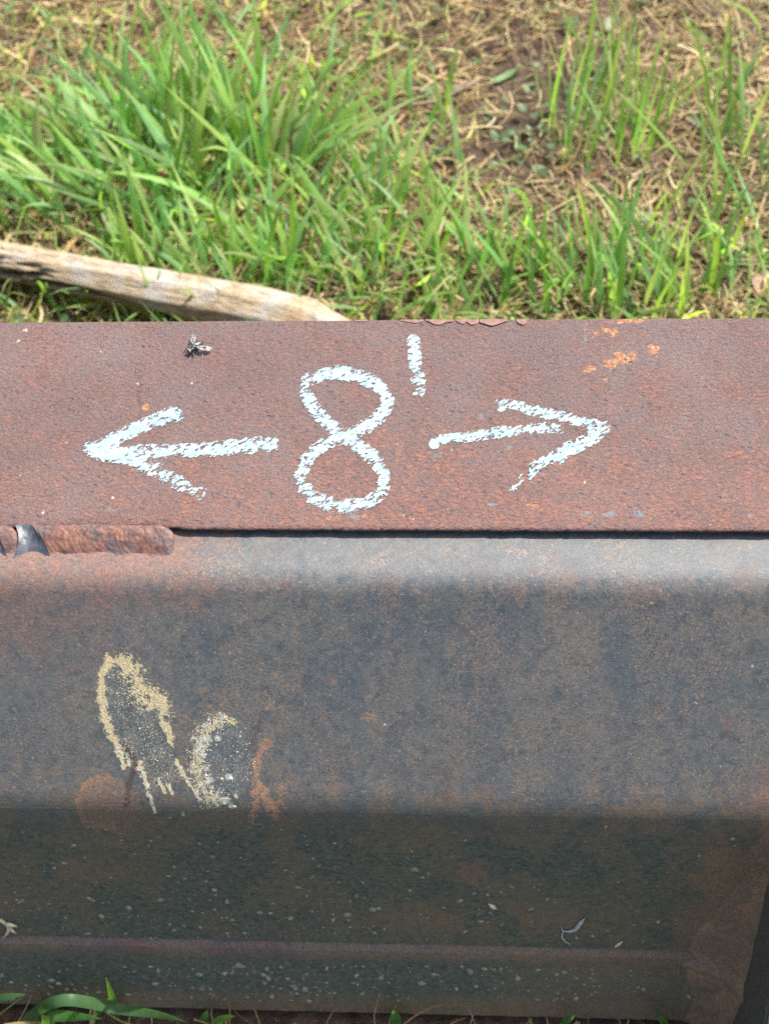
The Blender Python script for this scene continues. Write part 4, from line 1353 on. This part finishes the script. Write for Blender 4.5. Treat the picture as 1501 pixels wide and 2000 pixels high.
def short_grass(region):
    p = cover_pos(region)
    if p is None: return None
    x, y = p
    b, g, px_, py_ = bare(x, y)
    pn = float(fbm(x * 14, y * 14, 501, 3))
    if y < 0 or x < -.42: g = max(g, .45)
    if cg.random() > .03 + g * .60 + max(0, pn - .52) * 1.0 - b * .7: return None
    az = cg.uniform(0, 6.28)
    if -.2 < y < 0: az = cg.uniform(3.4, 6.0)          # the beam keeps blades from leaning its way
    v, q = blade_verts((x, y, float(ground_z(x, y)) - .002), az, cg.uniform(.016, .060), cg.uniform(.0011, .0034),
                       D(cg.uniform(25, 85)), D(cg.uniform(-30, 70)), cg.normal(0, .8), 5)
    return v, q, blade_tint(6, cg, .3 * cg.random())


def weed(region):
    p = cover_pos(region)
    if p is None: return None
    x, y = p
    b, g, px_, py_ = bare(x, y)
    if cg.random() < .62 - b: return None
    z = float(ground_z(x, y)) + cg.uniform(.003, .009)
    r = cg.uniform(.0014, .0032); a0 = cg.uniform(0, 6.28); el = cg.uniform(1.1, 2.0)
    tl = np.array([cg.normal(0, .35), cg.normal(0, .35), 1.0])
    V = [(x, y, z)]
    for i in range(8):
        a = a0 + i * math.pi / 4
        dx, dy = math.cos(a) * r * el, math.sin(a) * r
        ca, sa = math.cos(a0), math.sin(a0)
        qx, qy = dx * ca - dy * sa, dx * sa + dy * ca
        V.append((x + qx, y + qy, z + .0006 - tl[0] * qx - tl[1] * qy))
    q = np.array([(0, 1 + 2 * i, 2 + 2 * i, 1 + (2 * i + 2) % 8) for i in range(4)])
    c = np.array([(.16, .25, .12), (.20, .29, .16), (.12, .22, .075), (.22, .28, .16)][cg.integers(4)]) * cg.uniform(.65, .95)
    return np.array(V), q, np.tile([*c, 1], (9, 1))


BACK = ((-.42, .42), (.10, .85)); FRONTR = ((-.5, .42), (-.42, -.118))
cover('dry_thatch', 36000, BACK, thatch, M['blade'], label='mat of dry tan grass litter on the soil', cat='dry grass')
cover('dry_thatch', 9000, FRONTR, thatch, M['blade'], label='dry grass litter in front of the beam foot', cat='dry grass')
cover('short_grass', 13000, BACK, short_grass, M['blade'], label='short green grass growing through the thatch', cat='grass')
cover('short_grass', 2600, FRONTR, short_grass, M['blade'], label='short grass in front of the beam foot', cat='grass')
cover('dry_thatch', 9000, ((-.95, -.42), (.10, .9)), thatch, M['blade'], label='dry grass litter beyond the far end of the branch', cat='dry grass')
cover('dry_thatch', 5000, ((.42, .75), (.10, .9)), thatch, M['blade'], label='dry grass litter beyond the gusset end of the beam', cat='dry grass')
cover('short_grass', 5000, ((-.95, -.42), (.10, .9)), short_grass, M['blade'], label='short grass beyond the far end of the branch', cat='grass')
cover('ground_weeds', 2600, BACK, weed, M['blade'], label='tiny grey-green leaves scattered over bare soil', cat='weeds')


# ---- weathered branch ----
def branch():
    zc = GZ + 0.018
    ctr = [(-330, 452), (-150, 474), (0, 506), (100, 526), (200, 546), (300, 566), (400, 586), (500, 606), (600, 634), (690, 668), (760, 700)]
    rad = [.0105, .0110, .0112, .0112, .0118, .0128, .0136, .0138, .0125, .0098, .0045]
    P = smooth_line([on_z(x, y, zc) for x, y in ctr], 18)
    n = len(P); seg = 72
    R = np.interp(np.linspace(0, 1, n), np.linspace(0, 1, len(rad)), rad)
    Tn = np.gradient(P, axis=0); Tn /= np.linalg.norm(Tn, axis=1)[:, None]
    I, K = np.meshgrid(np.arange(n), np.arange(seg), indexing='ij')
    an = 2 * np.pi * K / seg
    up = np.array([0, 0, 1.0])
    A = np.cross(Tn, up); A /= np.linalg.norm(A, axis=1)[:, None]      # sideways, towards the camera side
    B = np.cross(A, Tn)
    s = I / n
    # ridged grain; wrap the noise round
    ca, sa = np.cos(an), np.sin(an)
    rid = fbm(ca * 6 + 20 + s * 2.2, sa * 6 + 20 - s * 1.1, 601, 4) - .5
    lump = fbm(ca * 1.2 + s * 9, sa * 1.2 + 5, 603, 3) - .5
    rr = R[I] * (1 + .26 * rid + .16 * lump)
    # a knot on the upper side and a long split on the lower front side
    knot = np.exp(-((s - .79) / .025) ** 2) * np.exp(-((np.angle(np.exp(1j * (an - math.pi * .75)))) / .5) ** 2)
    rr = rr * (1 + .12 * knot)
    dsp = np.angle(np.exp(1j * (an - (0.10 - 2.3 * (s - .30)))))
    gate = sstep(.27, .33, s) * sstep(.56, .48, s)
    split = np.exp(-(dsp / .22) ** 2) * gate
    hole = fbm(ca * 5 + 9 + s * 26, sa * 5 + 4, 607, 3)
    da = np.angle(np.exp(1j * (an - .30)))
    rot_ = sstep(.335, .27, s + .06 * rid) * np.exp(-(da / .62) ** 2) * sstep(.40, .56, hole)
    rr = rr * (1 - .40 * split - .50 * rot_)
    V = P[I] + (A[I] * ca[..., None] + B[I] * sa[..., None] * .92) * rr[..., None]
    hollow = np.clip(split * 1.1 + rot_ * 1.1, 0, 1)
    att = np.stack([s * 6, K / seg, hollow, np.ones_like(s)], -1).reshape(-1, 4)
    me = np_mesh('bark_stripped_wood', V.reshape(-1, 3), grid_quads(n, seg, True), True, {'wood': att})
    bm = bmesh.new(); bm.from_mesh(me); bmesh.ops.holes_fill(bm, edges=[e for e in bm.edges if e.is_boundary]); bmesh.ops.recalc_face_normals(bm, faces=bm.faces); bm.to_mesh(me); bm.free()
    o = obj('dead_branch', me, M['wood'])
    tag(o, 'weathered pale dead branch with a dark split lying on grass behind the beam', 'branch')


branch()


# ---- dead leaves and a twig on the soil ----
def dead_leaf(px_, py_, L, W, az, label, lift=.006, name='dead_leaf', mat='leaf', cat='leaf', group='dead leaves on the soil'):
    c = on_z(px_, py_, GZ); z = float(ground_z(c[0], c[1])) + lift
    nr, nc = 9, 5
    V = []
    for i in range(nr):
        t = i / (nr - 1)
        w = W * math.sin(math.pi * min(1, t * .96 + .02)) ** .8
        for k in range(nc):
            s = k / (nc - 1) - .5
            x, y = (t - .5) * L, s * w
            V.append((x, y, .25 * W * (abs(s) * 2) ** 2 + .10 * L * (t - .5) ** 2 * 4 + .0006 * math.sin(t * 17 + k)))
    me = np_mesh(name, V, grid_quads(nr, nc), True, {'tint': np.tile([.22, .33, .13, 1], (nr * nc, 1))})
    o = obj(name, me, M[mat]); o.location = (c[0], c[1], z - .003); o.rotation_euler = (cg.normal(0, .12), cg.normal(0, .12), az)
    so = o.modifiers.new('thickness', 'SOLIDIFY'); so.thickness = .0002
    tag(o, label, cat, group)


dead_leaf(1488, 575, .034, .014, 1.9, 'pinkish brown dead leaf lying close behind the plate edge')
dead_leaf(885, 172, .022, .006, .6, 'narrow curled brown leaf at the edge of the bare soil')
dead_leaf(985, 152, .026, .005, .6, 'short broad green leaf lying alone on the bare soil', name='fallen_leaf', mat='blade', group=None)
tp = [on_z(x, y, GZ + .006) for x, y in [(800, 205), (850, 198), (890, 180), (930, 160)]]
tag(obj('dry_twig', join_tubes('dry_twig', [(tp, [.0012, .0014, .0011, .0006])], 7), M['leaf']), 'thin grey-brown twig lying across the thatch by the bare soil', 'twig')
